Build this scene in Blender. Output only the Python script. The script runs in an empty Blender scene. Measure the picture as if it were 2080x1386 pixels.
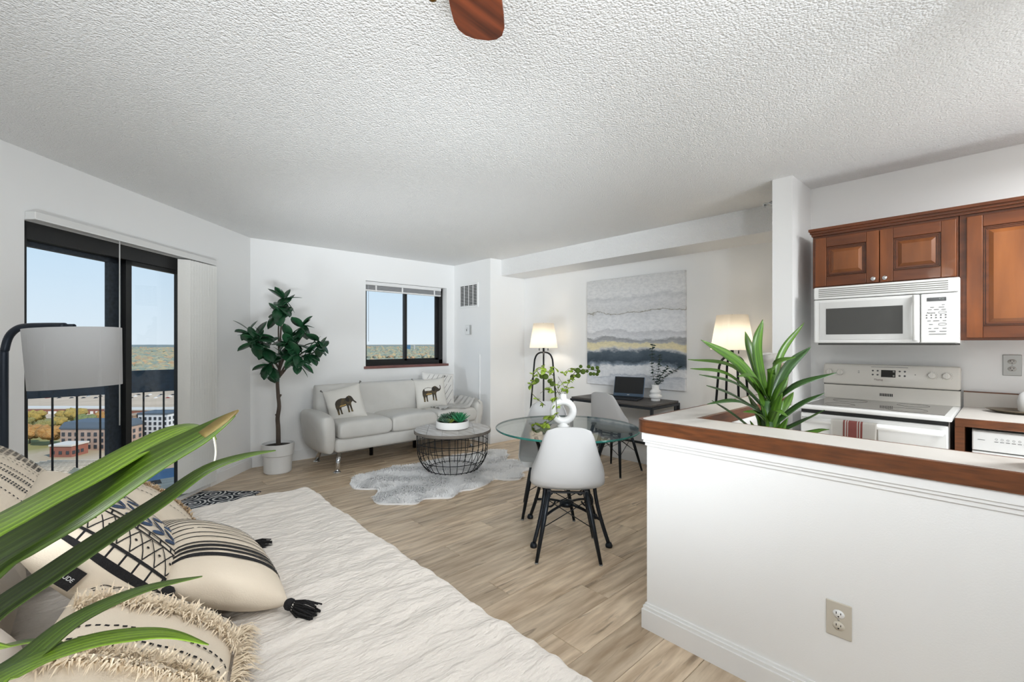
import bpy, bmesh, math, random
from mathutils import Matrix, Vector, noise
R = math.radians
random.seed(7)
C = bpy.context.scene.collection
S = bpy.context.scene

# ------------------------------------------------------------------ camera
cam = bpy.data.objects.new('camera', bpy.data.cameras.new('camera'))
C.objects.link(cam)
cam.location = (0, 0, 1.33)
cam.rotation_euler = (R(90), 0, R(-42.3))
cam.data.lens = 16.0
cam.data.sensor_width = 36.0
cam.data.shift_y = 4 / 2080
cam.data.clip_start = 0.02
cam.data.clip_end = 20000
S.camera = cam

# ------------------------------------------------------------------ world, sun, exposure
wd = bpy.data.worlds.new('sky')
S.world = wd
wd.use_nodes = True
wn = wd.node_tree
bgn = wn.nodes['Background']
tc = wn.nodes.new('ShaderNodeTexCoord')
sx = wn.nodes.new('ShaderNodeSeparateXYZ')
rp = wn.nodes.new('ShaderNodeValToRGB')
wn.links.new(tc.outputs['Generated'], sx.inputs[0])
wn.links.new(sx.outputs['Z'], rp.inputs[0])
rp.color_ramp.elements[0].position = 0.0
rp.color_ramp.elements[0].color = (0.74, 0.86, 0.95, 1)
rp.color_ramp.elements[1].position = 0.30
rp.color_ramp.elements[1].color = (0.42, 0.68, 0.93, 1)
e = rp.color_ramp.elements.new(1.0)
e.color = (0.20, 0.44, 0.80, 1)
wn.links.new(rp.outputs[0], bgn.inputs[0])
bgn.inputs[1].default_value = 0.59

sun = bpy.data.objects.new('sun', bpy.data.lights.new('sun', 'SUN'))
C.objects.link(sun)
sun.data.energy = 2.2
sun.data.angle = R(0.6)
sun.data.color = (1.0, 0.94, 0.84)
sun.rotation_euler = (R(52), 0, R(15))        # from behind the building, high over the yard

S.view_settings.view_transform = 'Standard'
S.view_settings.look = 'None'
S.view_settings.gamma = 1
S.view_settings.use_curve_mapping = False
S.view_settings.exposure = 0.75

FILL_FAN, FILL_BACK, LAMP_KITCHEN, FILL_SPOT, FILL_UP = 10, 14, 26, 120, 140          # watts of the unseen lamps, most of them added as fill
# ------------------------------------------------------------------ helpers
MW = {}


def lin(c):
    if isinstance(c, str):
        c = [int(c[i:i + 2], 16) / 255 for i in (0, 2, 4)]
    return tuple((v / 12.92 if v <= .04045 else ((v + .055) / 1.055) ** 2.4) for v in c) + (1,)


MATS = {}


def M(name, col, rough=.5, metal=0., col2=None, nscale=5, nstretch=(1, 1, 1), ndetail=4, ramp=(.35, .65),
      bump=None, bscale=60, bstretch=(1, 1, 1), bdetail=3, spec=.5, sheen=0, emit=0, emitcol=None, coat=0, trans=0, coords='Object', bdist=.01, rnd=0):
    m = bpy.data.materials.new(name)
    m.use_nodes = True
    nt = m.node_tree
    b = nt.nodes['Principled BSDF']
    b.inputs['Base Color'].default_value = lin(col)
    b.inputs['Roughness'].default_value = rough
    b.inputs['Metallic'].default_value = metal
    b.inputs['Specular IOR Level'].default_value = spec
    b.inputs['Sheen Weight'].default_value = sheen
    b.inputs['Coat Weight'].default_value = coat
    b.inputs['Transmission Weight'].default_value = trans
    if emit:
        b.inputs['Emission Strength'].default_value = emit
        b.inputs['Emission Color'].default_value = lin(emitcol or col)
    t = nt.nodes.new('ShaderNodeTexCoord')
    src = t.outputs[coords]
    if rnd:
        oi = nt.nodes.new('ShaderNodeObjectInfo')
        mul = nt.nodes.new('ShaderNodeMath'); mul.operation = 'MULTIPLY'; mul.inputs[1].default_value = 37.0
        nt.links.new(oi.outputs['Random'], mul.inputs[0])
        va = nt.nodes.new('ShaderNodeVectorMath'); va.operation = 'ADD'
        nt.links.new(src, va.inputs[0]); nt.links.new(mul.outputs[0], va.inputs[1])
        src = va.outputs[0]

    def mapped(sc):
        mp = nt.nodes.new('ShaderNodeMapping')
        mp.inputs['Scale'].default_value = sc
        nt.links.new(src, mp.inputs[0])
        return mp.outputs[0]
    if col2 is not None:
        n = nt.nodes.new('ShaderNodeTexNoise')
        n.inputs['Scale'].default_value = nscale
        n.inputs['Detail'].default_value = ndetail
        nt.links.new(mapped(nstretch), n.inputs['Vector'])
        r = nt.nodes.new('ShaderNodeValToRGB')
        r.color_ramp.elements[0].position = ramp[0]
        r.color_ramp.elements[1].position = ramp[1]
        r.color_ramp.elements[0].color = lin(col)
        r.color_ramp.elements[1].color = lin(col2)
        nt.links.new(n.outputs['Fac'], r.inputs[0])
        out = r.outputs[0]
        if rnd:
            hs = nt.nodes.new('ShaderNodeHueSaturation')
            mr = nt.nodes.new('ShaderNodeMapRange')
            mr.inputs['To Min'].default_value = 1 - rnd
            mr.inputs['To Max'].default_value = 1 + rnd
            nt.links.new(oi.outputs['Random'], mr.inputs[0])
            nt.links.new(mr.outputs[0], hs.inputs['Value'])
            nt.links.new(out, hs.inputs['Color'])
            out = hs.outputs[0]
        nt.links.new(out, b.inputs['Base Color'])
    if bump:
        n2 = nt.nodes.new('ShaderNodeTexNoise')
        n2.inputs['Scale'].default_value = bscale
        n2.inputs['Detail'].default_value = bdetail
        nt.links.new(mapped(bstretch), n2.inputs['Vector'])
        bp = nt.nodes.new('ShaderNodeBump')
        bp.inputs['Strength'].default_value = bump
        bp.inputs['Distance'].default_value = bdist
        nt.links.new(n2.outputs['Fac'], bp.inputs['Height'])
        nt.links.new(bp.outputs[0], b.inputs['Normal'])
    MATS[name] = m
    return m


def obj(name, bm, mat, parent=None, smooth=False, world=False, mats=None, auto=None):
    """link a bmesh as one object; world=True: its vertices are in world space and move into the parent's frame"""
    me = bpy.data.meshes.new(name)
    if world and parent is not None:
        bm.transform(MW[parent].inverted())
    bmesh.ops.recalc_face_normals(bm, faces=bm.faces)
    bm.to_mesh(me)
    bm.free()
    if mats:
        for m_ in mats:
            me.materials.append(m_)
    elif mat is not None:
        me.materials.append(mat)
    if smooth:
        me.shade_smooth()
        if auto:
            me.set_sharp_from_angle(angle=R(auto))
    o = bpy.data.objects.new(name, me)
    C.objects.link(o)
    if parent is not None:
        o.parent = parent
        MW[o] = MW[parent].copy()
    else:
        MW[o] = Matrix.Identity(4)
    return o


def thing(name, label, cat, loc=(0, 0, 0), rz=0, group=None, rot=None):
    o = bpy.data.objects.new(name, None)
    C.objects.link(o)
    o.empty_display_size = .05
    o.location = loc
    o.rotation_euler = rot if rot else (0, 0, rz)
    from mathutils import Euler
    MW[o] = Matrix.Translation(loc) @ Euler(o.rotation_euler).to_matrix().to_4x4()
    o['label'] = label
    o['category'] = cat
    if group:
        o['group'] = group
    return o


def tag(o, label, cat, group=None):
    o['label'] = label
    o['category'] = cat
    if group:
        o['group'] = group
    return o


def struct(o, label=None):
    o['kind'] = 'structure'
    if label:
        o['label'] = label
    return o


def place(o, loc, rot=(0, 0, 0)):
    from mathutils import Euler
    o.location = loc
    o.rotation_euler = rot
    MW[o] = (MW[o.parent] if o.parent else Matrix.Identity(4)) @ Matrix.Translation(loc) @ Euler(rot).to_matrix().to_4x4()
    return o


def rebase(o):
    """move a top-level mesh's origin to the middle of its base"""
    me = o.data
    lo = Vector([min(v.co[i] for v in me.vertices) for i in range(3)])
    hi = Vector([max(v.co[i] for v in me.vertices) for i in range(3)])
    p = Vector(((lo.x + hi.x) / 2, (lo.y + hi.y) / 2, lo.z))
    me.transform(Matrix.Translation(-p))
    o.location = p
    MW[o] = Matrix.Translation(p)
    return o


def copy_tree(o, parent=None):
    c = o.copy()
    C.objects.link(c)
    c.parent = parent
    MW[c] = MW[o].copy()
    for ch in [x for x in o.children]:
        copy_tree(ch, c)
    return c


def nb():
    return bmesh.new()


def box(bm, x0, y0, z0, x1, y1, z1, bev=0, seg=2, mtx=None, mi=0):
    x0, x1 = min(x0, x1), max(x0, x1); y0, y1 = min(y0, y1), max(y0, y1); z0, z1 = min(z0, z1), max(z0, z1)
    t = bmesh.new()
    bmesh.ops.create_cube(t, size=1)
    bmesh.ops.scale(t, vec=(x1 - x0, y1 - y0, z1 - z0), verts=t.verts)
    bmesh.ops.translate(t, vec=((x0 + x1) / 2, (y0 + y1) / 2, (z0 + z1) / 2), verts=t.verts)
    if bev:
        bmesh.ops.bevel(t, geom=t.edges[:] , offset=min(bev, .49 * min(x1 - x0, y1 - y0, z1 - z0)), segments=seg, profile=.5, affect='EDGES')
    if mtx is not None:
        t.transform(mtx)
    join(bm, t, mi)
    return bm


def join(bm, t, mi=0):
    vm = [bm.verts.new(v.co) for v in t.verts]
    t.verts.index_update()
    for f in t.faces:
        try:
            nf = bm.faces.new([vm[v.index] for v in f.verts])
            nf.material_index = mi if mi else f.material_index
            nf.smooth = f.smooth
        except ValueError:
            pass
    t.free()


def tube(bm, pts, rad, n=8, cap=True, closed=False, mi=0):
    pts = [Vector(p) for p in pts]
    k = len(pts)
    rads = rad if isinstance(rad, (list, tuple)) else [rad] * k
    rings = []
    prev = None
    for i, p in enumerate(pts):
        if closed:
            d = pts[(i + 1) % k] - pts[i - 1]
        else:
            d = pts[min(i + 1, k - 1)] - pts[max(i - 1, 0)]
        d.normalize()
        if prev is None:
            a = Vector((0, 0, 1)) if abs(d.z) < .9 else Vector((1, 0, 0))
            u = d.cross(a).normalized()
        else:
            u = (prev - d * prev.dot(d)).normalized()
        prev = u
        w = d.cross(u)
        rings.append([bm.verts.new(p + (u * math.cos(2 * math.pi * j / n) + w * math.sin(2 * math.pi * j / n)) * rads[i]) for j in range(n)])
    m = k if closed else k - 1
    for i in range(m):
        a, b = rings[i], rings[(i + 1) % k]
        for j in range(n):
            f = bm.faces.new((a[j], a[(j + 1) % n], b[(j + 1) % n], b[j]))
            f.material_index = mi
            f.smooth = True
    if cap and not closed:
        bm.faces.new(rings[0][::-1]).material_index = mi
        bm.faces.new(rings[-1]).material_index = mi
    return bm


def lathe(bm, prof, n=24, c=(0, 0, 0), mi=0, sx=1, sy=1):
    rings = []
    for r, z in prof:
        if r < 1e-5:
            rings.append([bm.verts.new((c[0], c[1], c[2] + z))])
        else:
            rings.append([bm.verts.new((c[0] + sx * r * math.cos(2 * math.pi * j / n), c[1] + sy * r * math.sin(2 * math.pi * j / n), c[2] + z)) for j in range(n)])
    for a, b in zip(rings, rings[1:]):
        for j in range(n):
            k = (j + 1) % n
            if len(a) == 1 and len(b) == 1:
                continue
            if len(a) == 1:
                f = bm.faces.new((a[0], b[k], b[j]))
            elif len(b) == 1:
                f = bm.faces.new((a[j], a[k], b[0]))
            else:
                f = bm.faces.new((a[j], a[k], b[k], b[j]))
            f.material_index = mi
            f.smooth = True
    return bm


def prism(bm, poly, z0, z1, bev=0, mi=0):
    t = bmesh.new()
    b = [t.verts.new((x, y, z0)) for x, y in poly]
    u = [t.verts.new((x, y, z1)) for x, y in poly]
    n = len(poly)
    t.faces.new(b[::-1]); t.faces.new(u)
    for i in range(n):
        t.faces.new((b[i], b[(i + 1) % n], u[(i + 1) % n], u[i]))
    if bev:
        bmesh.ops.bevel(t, geom=[e for e in t.edges if abs(e.verts[0].co.z - e.verts[1].co.z) < 1e-6], offset=bev, segments=2, profile=.5, affect='EDGES')
    join(bm, t, mi)
    return bm


def curve(pts, n=8):
    """Catmull-Rom through points"""
    P = [Vector(p) for p in pts]
    P = [P[0] * 2 - P[1]] + P + [P[-1] * 2 - P[-2]]
    out = []
    for i in range(1, len(P) - 2):
        for k in range(n):
            t = k / n
            a, b, c, d = P[i - 1], P[i], P[i + 1], P[i + 2]
            out.append(.5 * ((2 * b) + (c - a) * t + (2 * a - 5 * b + 4 * c - d) * t * t + (3 * b - a - 3 * c + d) * t ** 3))
    out.append(P[-2].copy())
    return out


def blade(bm, pts, width, up=(0, 0, 1), fold=.25, n=6, taper=(.35, 1, .05), thick=.0012, twist=0, mi=0):
    """a long leaf following a path: folded along its rib, widest in the middle; real thickness"""
    path = curve(pts, n)
    k = len(path)
    upv = Vector(up)
    uvl = bm.loops.layers.uv.verify()
    rows = []
    for i, p in enumerate(path):
        t = i / (k - 1)
        d = (path[min(i + 1, k - 1)] - path[max(i - 1, 0)]).normalized()
        s = d.cross(upv)
        s = s.normalized() if s.length > 1e-4 else Vector((1, 0, 0))
        if twist:
            s = Matrix.Rotation(twist * t, 3, d) @ s
        nn = s.cross(d)
        if t < .5:
            w = taper[0] + (taper[1] - taper[0]) * math.sin(t * math.pi)
        else:
            w = taper[2] + (taper[1] - taper[2]) * math.sin(t * math.pi) ** .9
        w *= width / 2
        row = []
        for off in (0, thick):
            row += [p - s * w + nn * (w * fold - off), p - nn * off, p + s * w + nn * (w * fold - off)]
        rows.append([bm.verts.new(v) for v in row])
    for a, b in zip(rows, rows[1:]):
        for q in ((0, 1), (1, 2), (5, 4), (4, 3), (3, 0), (2, 5)):
            f = bm.faces.new((a[q[0]], a[q[1]], b[q[1]], b[q[0]]))
            f.smooth = q in ((0, 1), (1, 2), (5, 4), (4, 3))
            f.material_index = mi
            i0 = rows.index(a) / (k - 1)
            for lp_, uu, vv in zip(f.loops, (q[0] % 3 / 2, q[1] % 3 / 2, q[1] % 3 / 2, q[0] % 3 / 2), (i0, i0, i0 + 1 / (k - 1), i0 + 1 / (k - 1))):
                lp_[uvl].uv = (uu, vv)
    for r_ in (rows[0], rows[-1]):
        bm.faces.new((r_[0], r_[1], r_[4], r_[3])); bm.faces.new((r_[1], r_[2], r_[5], r_[4]))
    return bm


def leaf_mesh(name, ln, wd_, mat, fold=.2, droop=.15, n=5):
    """one broad leaf along +x, origin at its stalk"""
    bm = nb()
    rows = []
    for i in range(n + 1):
        t = i / n
        w = wd_ / 2 * (math.sin(math.pi * min(1, t * .93 + .04)) ** .75) if 0 < i < n else .002
        x = ln * t
        z = -droop * ln * t * t
        th = .0015
        rows.append([bm.verts.new(v) for v in ((x, -w, z + w * fold), (x, 0, z), (x, w, z + w * fold), (x, -w, z + w * fold - th), (x, 0, z - th), (x, w, z + w * fold - th))])
    for a, b in zip(rows, rows[1:]):
        for q in ((0, 1), (1, 2), (5, 4), (4, 3), (3, 0), (2, 5)):
            f = bm.faces.new((a[q[0]], a[q[1]], b[q[1]], b[q[0]])); f.smooth = True
    me = bpy.data.meshes.new(name)
    bmesh.ops.recalc_face_normals(bm, faces=bm.faces)
    bm.to_mesh(me); bm.free()
    me.materials.append(mat)
    return me


def inst(name, me, parent, loc, rot):
    o = bpy.data.objects.new(name, me)
    C.objects.link(o)
    o.parent = parent
    o.location = loc
    o.rotation_euler = rot
    MW[o] = MW[parent].copy() if parent else Matrix.Identity(4)
    return o


def aim(dx, dy, dz, roll=0):
    """euler that turns +x onto a direction, keeping +z roughly up"""
    d = Vector((dx, dy, dz)).normalized()
    y = Vector((0, 0, 1)).cross(d)
    y = y.normalized() if y.length > 1e-4 else Vector((0, 1, 0))
    z = d.cross(y)
    m = Matrix((d, y, z)).transposed()
    return (m @ Matrix.Rotation(roll, 3, 'X')).to_euler()


def text(name, body, size, mat, parent, mtx, depth=.0006):
    cu = bpy.data.curves.new(name, 'FONT')
    cu.body = body; cu.size = size; cu.extrude = depth
    cu.align_x = 'CENTER'; cu.align_y = 'CENTER'
    o = bpy.data.objects.new(name, cu)
    C.objects.link(o)
    dg = bpy.context.evaluated_depsgraph_get()
    me = bpy.data.meshes.new_from_object(o.evaluated_get(dg))
    bpy.data.objects.remove(o)
    me.transform(MW[parent].inverted() @ mtx if parent else mtx)
    me.materials.clear(); me.materials.append(mat)
    o = bpy.data.objects.new(name, me)
    C.objects.link(o)
    o.parent = parent
    MW[o] = MW[parent].copy()
    return o


def frame_mtx(o, xdir, up):
    """local x -> xdir, local y -> up, local z -> their cross"""
    x = Vector(xdir).normalized(); u = Vector(up).normalized(); z = x.cross(u)
    m = Matrix((x, u, z)).transposed().to_4x4()
    m.translation = o
    return m


# ------------------------------------------------------------------ materials
wall_m = M('white_wall_paint', 'F1F1F0', .62, bump=.05, bscale=180)
trim_m = M('white_gloss_paint', 'EFEFEE', .4)
black_m = M('black_metal', '1A1B1D', .38, .6)
blackp_m = M('black_frame', '121314', .45)
chrome_m = M('chrome', 'D8D9DA', .12, 1)
brushed_m = M('brushed_metal', 'B4B4B2', .35, 1)
white_app = M('white_enamel', 'EAEAE8', .22)
cream_app = M('cream_enamel', 'E2DED6', .25)
steel_blue = M('blued_black_steel', '20252B', .35, .5)
plastic_w = M('white_plastic', 'E9E9E8', .33)
rubber_m = M('grey_rubber', '8A8A88', .7)
# ------------------------------------------------------------------ room shell
H = 2.45


def popcorn():
    m = M('popcorn_ceiling', 'F4F4F3', .95, spec=.1)
    nt = m.node_tree
    t = nt.nodes.new('ShaderNodeTexCoord')
    v = nt.nodes.new('ShaderNodeTexNoise'); v.inputs['Scale'].default_value = 85; v.inputs['Detail'].default_value = 3; v.inputs['Roughness'].default_value = .65
    n = nt.nodes.new('ShaderNodeTexVoronoi'); n.inputs['Scale'].default_value = 120
    nt.links.new(t.outputs['Object'], v.inputs['Vector']); nt.links.new(t.outputs['Object'], n.inputs['Vector'])
    ad = nt.nodes.new('ShaderNodeMath'); ad.operation = 'SUBTRACT'
    nt.links.new(v.outputs['Fac'], ad.inputs[0]); nt.links.new(n.outputs['Distance'], ad.inputs[1])
    b = nt.nodes.new('ShaderNodeBump'); b.inputs['Strength'].default_value = .65; b.inputs['Distance'].default_value = .010
    nt.links.new(ad.outputs[0], b.inputs['Height'])
    nt.links.new(b.outputs[0], nt.nodes['Principled BSDF'].inputs['Normal'])
    return m


pop_m = popcorn()

plank_m = M('oak_plank', 'B49C80', .42, col2='E4D0B5', nscale=3.2, nstretch=(1.1, 9, 1), ndetail=6, ramp=(.32, .68), bump=.12, bscale=9, bstretch=(2, 40, 1), rnd=.14)
nt = plank_m.node_tree                                            # dark knots and grain streaks
pb = nt.nodes['Principled BSDF']
oldc = pb.inputs['Base Color'].links[0].from_socket
tcn = [n for n in nt.nodes if n.bl_idname == 'ShaderNodeVectorMath'][0]
mp = nt.nodes.new('ShaderNodeMapping'); mp.inputs['Scale'].default_value = (1.6, 14, 1)
nt.links.new(tcn.outputs[0], mp.inputs[0])
kn = nt.nodes.new('ShaderNodeTexNoise'); kn.inputs['Scale'].default_value = 1.7; kn.inputs['Detail'].default_value = 5; kn.inputs['Distortion'].default_value = 1.2
nt.links.new(mp.outputs[0], kn.inputs['Vector'])
kr = nt.nodes.new('ShaderNodeValToRGB')
kr.color_ramp.elements[0].position = .60; kr.color_ramp.elements[1].position = .74
kr.color_ramp.elements[0].color = (0, 0, 0, 1); kr.color_ramp.elements[1].color = (.62, .62, .62, 1)
nt.links.new(kn.outputs['Fac'], kr.inputs[0])
mx = nt.nodes.new('ShaderNodeMix'); mx.data_type = 'RGBA'
nt.links.new(kr.outputs[0], mx.inputs['Factor'])
nt.links.new(oldc, mx.inputs['A']); mx.inputs['B'].default_value = lin('584736')
nt.links.new(mx.outputs['Result'], pb.inputs['Base Color'])

fl = nb(); box(fl, -1.95, -2.5, -.1, 4.47, 5.62, -.008)
floor = struct(obj('floor', fl, M('dark_underlay', '3A3129', .9)))
pw, pl = .182, 1.22
pbm = nb(); box(pbm, 0, 0, -.008, pl - .002, pw - .002, 0, bev=.0018, seg=1)
pm = bpy.data.meshes.new('plank'); pbm.to_mesh(pm); pbm.free(); pm.materials.append(plank_m)
shorts = {}


def inroom(x, y):
    # left of the sliding-door wall?
    return ((x - 1.21) * .7309 - (y - 5.47) * .6825) > -.30 and x < 4.47


row = 0
y = -.22
while y < 5.5:
    x = -1.9 + (row * .43 % 1.22) - 1.22
    while x < 4.45:
        x0, x1 = max(x, -1.9), min(x + pl, 4.45)
        if x1 - x0 > .12 and (inroom(x1, y) or inroom(x1, y + pw) or inroom(x0, y)) and not (x0 > 3.84 and y < .9):
            ln = round(x1 - x0, 3)
            if abs(ln - pl) < .004:
                me = pm
            else:
                if ln not in shorts:
                    q = nb(); box(q, 0, 0, -.008, ln - .002, pw - .002, 0, bev=.0018, seg=1)
                    mm = bpy.data.meshes.new('plank'); q.to_mesh(mm); q.free(); mm.materials.append(plank_m); shorts[ln] = mm
                me = shorts[ln]
            inst('plank', me, floor, (x0, y, 0), (0, 0, 0))
        x += pl
    y += pw
    row += 1

cb = nb(); box(cb, -2.1, -2.65, H, 4.6, 5.75, H + .2)
struct(obj('ceiling', cb, pop_m))

# wall with the small window
w = nb()
WX0, WX1, WZ0, WZ1 = 2.486, 3.70, 1.035, 2.115
for a in ((1.10, 0, WX0, H), (WX1, 0, 4.0, H), (WX0, 0, WX1, WZ0), (WX0, WZ1, WX1, H)):
    box(w, a[0], 5.46, a[1], a[2], 5.64, a[3])
struct(obj('wall_back', w, wall_m))
w = nb(); box(w, 3.83, 4.634, 0, 4.62, 5.47, H)
struct(obj('wall_column', w, wall_m))
w = nb(); box(w, 4.45, .99, 0, 4.62, 4.64, H)
struct(obj('wall_artwork', w, wall_m))
w = nb(); box(w, 4.02, 1.10, 2.234, 4.46, 4.64, H + .01)
struct(obj('trim_1', w, pop_m), 'popcorn textured ceiling beam along the artwork wall')
w = nb(); box(w, 3.43, .987, 0, 4.46, 1.11, H)
struct(obj('wall_pillar', w, wall_m))
w = nb(); box(w, 3.844, -2.5, 0, 4.0, .99, H)
struct(obj('wall_kitchen', w, wall_m))
w = nb(); box(w, 1.92, -2.5, 0, 2.05, -.03, H)
struct(obj('wall_right', w, wall_m))
w = nb(); box(w, -2.1, -2.66, 0, 4.0, -2.5, H)
struct(obj('wall_front', w, wall_m))
w = nb(); box(w, -2.1, -2.5, 0, -1.93, 2.2, H)
struct(obj('wall_side', w, wall_m))

# sliding-door wall: built along its own axis (x towards the corner, y outwards)
LW = Matrix.Translation((1.21, 5.47, 0)) @ Matrix.Rotation(R(46.96), 4, 'Z')
DX0, DX1, DZ1 = -2.233, -.86, 2.045


def lwobj(name, bm, mat, **k):
    bm.transform(LW)
    return obj(name, bm, mat, **k)


w = nb()
for a in ((-4.75, 0, DX0, H), (DX1, 0, .06, H), (DX0, DZ1, DX1, H), (DX0, -.1, DX1, .03)):
    box(w, a[0], 0, a[1], a[2], .17, a[3])
struct(lwobj('wall_left', w, wall_m))

# baseboards
bb = nb(); box(bb, -.86 + .2, -.014, 0, .0, 0, .095); box(bb, -.66, -.010, .095, 0, 0, .108)
struct(lwobj('baseboard_left', bb, trim_m))
bb = nb(); box(bb, 1.215, 5.446, 0, 3.83, 5.46, .095); box(bb, 1.215, 5.45, .095, 3.83, 5.46, .108)
struct(obj('baseboard_back', bb, trim_m))
bb = nb(); box(bb, 3.816, 4.62, 0, 3.83, 5.446, .095); box(bb, 3.83, 4.62, 0, 4.45, 4.634, .095); box(bb, 3.82, 4.624, .095, 3.83, 5.446, .108); box(bb, 3.83, 4.624, .095, 4.45, 4.634, .108)
struct(obj('baseboard_column', bb, trim_m))
bb = nb(); box(bb, 4.436, 1.11, 0, 4.45, 4.62, .095); box(bb, 4.44, 1.11, .095, 4.45, 4.62, .108)
struct(obj('baseboard_artwork', bb, trim_m))

# peninsula half wall
w = nb(); box(w, 1.90, -.03, 0, 2.04, 1.15, .912); box(w, 2.04, 1.01, 0, 3.43, 1.15, .912)
struct(obj('wall_peninsula', w, wall_m))
bb = nb()
for (dx, z0, z1) in ((.018, 0, .088), (.013, .088, .104), (.006, .104, .116)):
    box(bb, 1.90 - dx, -.03, z0, 1.90, 1.15 + dx, z1)
    box(bb, 1.90, 1.15, z0, 3.43, 1.15 + dx, z1)
struct(obj('baseboard_peninsula', bb, trim_m))
bb = nb()
for (dx, z0, z1) in ((.006, .852, .868), (.012, .868, .880), (.017, .880, .912)):
    box(bb, 1.90 - dx, -.03, z0, 1.90, 1.15 + dx, z1)
    box(bb, 1.90, 1.15, z0, 3.43, 1.15 + dx, z1)
    box(bb, 2.04, 1.01 - dx, z0, 3.43, 1.01, z1)
    box(bb, 2.04, -.03, z0, 2.04 + dx, 1.01 - dx, z1)
struct(obj('trim_2', bb, trim_m), 'white stepped moulding under the bar counter')

# ------------------------------------------------------------------ glass
gm = bpy.data.materials.new('clear_pane'); gm.use_nodes = True
g = gm.node_tree
for n_ in list(g.nodes):
    g.nodes.remove(n_)
go = g.nodes.new('ShaderNodeOutputMaterial'); gt = g.nodes.new('ShaderNodeBsdfTransparent'); gg = g.nodes.new('ShaderNodeBsdfGlossy')
gx = g.nodes.new('ShaderNodeMixShader'); gf = g.nodes.new('ShaderNodeFresnel'); gf.inputs[0].default_value = 1.18
gg.inputs['Roughness'].default_value = .02
g.links.new(gf.outputs[0], gx.inputs[0]); g.links.new(gt.outputs[0], gx.inputs[1]); g.links.new(gg.outputs[0], gx.inputs[2]); g.links.new(gx.outputs[0], go.inputs[0])

# ------------------------------------------------------------------ sliding door
d = bpy.data.objects.new('door_1', None); C.objects.link(d); d.matrix_world = LW; d.location = (1.21, 5.47, 0); d.rotation_euler = (0, 0, R(46.96)); MW[d] = LW.copy()
struct(d, 'black framed sliding glass door to the balcony')
f = nb()
box(f, DX0, .03, 1.945, DX1, .16, DZ1); box(f, DX0, .03, .03, DX1, .16, .07); box(f, DX0, .03, .03, DX0 + .04, .16, DZ1); box(f, DX1 - .02, .03, .03, DX1, .16, DZ1)
obj('door_frame', f, blackp_m, d)
for nm, x0, x1, yy, stl, mm in (('sliding_panel', -1.50, DX1 - .02, .045, .05, blackp_m), ('fixed_panel', DX0 + .04, -1.47, .105, .09, M('weathered_black_frame', '2C333B', .55, col2='39424C', nscale=40, bump=.2, bscale=90))):
    f = nb()
    ls = stl if nm == 'sliding_panel' else .05
    rs = .035 if nm == 'sliding_panel' else .10
    box(f, x0, yy, .07, x0 + ls, yy + .035, 1.945); box(f, x1 - rs, yy, .07, x1, yy + .035, 1.945)
    box(f, x0, yy, .07, x1, yy + .035, .12); box(f, x0, yy, 1.915, x1, yy + .035, 1.945)
    p = obj(nm, f, mm, d)
    q = nb(); box(q, x0 + .03, yy + .014, .1, x1 - .03, yy + .02, 1.93)
    obj('pane', q, gm, p)

blindm = M('ivory_vinyl_slat', 'E6E5E0', .5, bump=.03)
vb = thing('vertical_blind', 'ivory vertical blind drawn to the right side of the sliding door', 'blind', (1.21, 5.47, 0), R(46.96))
f = nb(); box(f, -2.233, -.065, 2.045, -.655, -.002, 2.092, bev=.004)
rl = obj('head_rail', f, M('white_aluminium', 'E4E4E2', .3), vb)
f = nb(); box(f, -2.233, -.067, 2.045, -.655, -.0651, 2.052)
obj('rail_lip', f, trim_m, rl)
sb = nb(); box(sb, -.0445, -.0008, 0, .0445, .0008, 1.97)
sm = bpy.data.meshes.new('slat'); sb.to_mesh(sm); sb.free(); sm.materials.append(blindm)
for i in range(11):
    inst('slat', sm, vb, (-1.035 + i * .0335, -.045, .062), (0, 0, R(-52 - i * 1.2)))
f = nb(); tube(f, [(-1.655, -.045, 2.045), (-1.655, -.045, .75)], .004, 6)
obj('wand', f, plastic_w, vb)

# ------------------------------------------------------------------ small window
wn1 = bpy.data.objects.new('window_1', None); C.objects.link(wn1); wn1.location = (2.486, 5.46, 1.035); MW[wn1] = Matrix.Translation((2.486, 5.46, 1.035))
struct(wn1, 'small black framed sliding window above the sofa')
f = nb()
fy0, fy1 = 5.565, 5.63
box(f, WX0, fy0, WZ0, WX1, fy1, WZ0 + .055); box(f, WX0, fy0, WZ1 - .05, WX1, fy1, WZ1); box(f, WX0, fy0, WZ0, WX0 + .03, fy1, WZ1); box(f, WX1 - .06, fy0, WZ0, WX1, fy1, WZ1)
obj('window_frame', f, blackp_m, wn1, world=True)
for x0, x1, yy in ((WX0 + .03, 3.13, 5.575), (3.09, WX1 - .06, 5.60)):
    f = nb()
    box(f, x0, yy, WZ0 + .05, x0 + .035, yy + .025, WZ1 - .05); box(f, x1 - .04, yy, WZ0 + .05, x1, yy + .025, WZ1 - .05)
    box(f, x0, yy, WZ0 + .05, x1, yy + .025, WZ0 + .08); box(f, x0, yy, WZ1 - .08, x1, yy + .025, WZ1 - .05)
    s_ = obj('sash', f, blackp_m, wn1, world=True)
    q = nb(); box(q, x0 + .03, yy + .01, WZ0 + .07, x1 - .03, yy + .015, WZ1 - .07)
    obj('pane', q, gm, s_, world=True)
f = nb(); box(f, WX0 - .025, 5.435, 1.004, WX1 + .02, 5.60, 1.036, bev=.004)
obj('window_sill', f, M('red_brown_sill', '6E4843', .45, col2='7E564F', nscale=6), wn1, world=True)
hb = thing('horizontal_blind', 'white horizontal blind pulled up at the top of the small window', 'blind', (3.09, 5.50, 2.0))
f = nb(); box(f, WX0 + .008, 5.485, 2.068, WX1 - .075, 5.53, 2.112, bev=.003)
obj('head_rail', f, plastic_w, hb, world=True)
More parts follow.
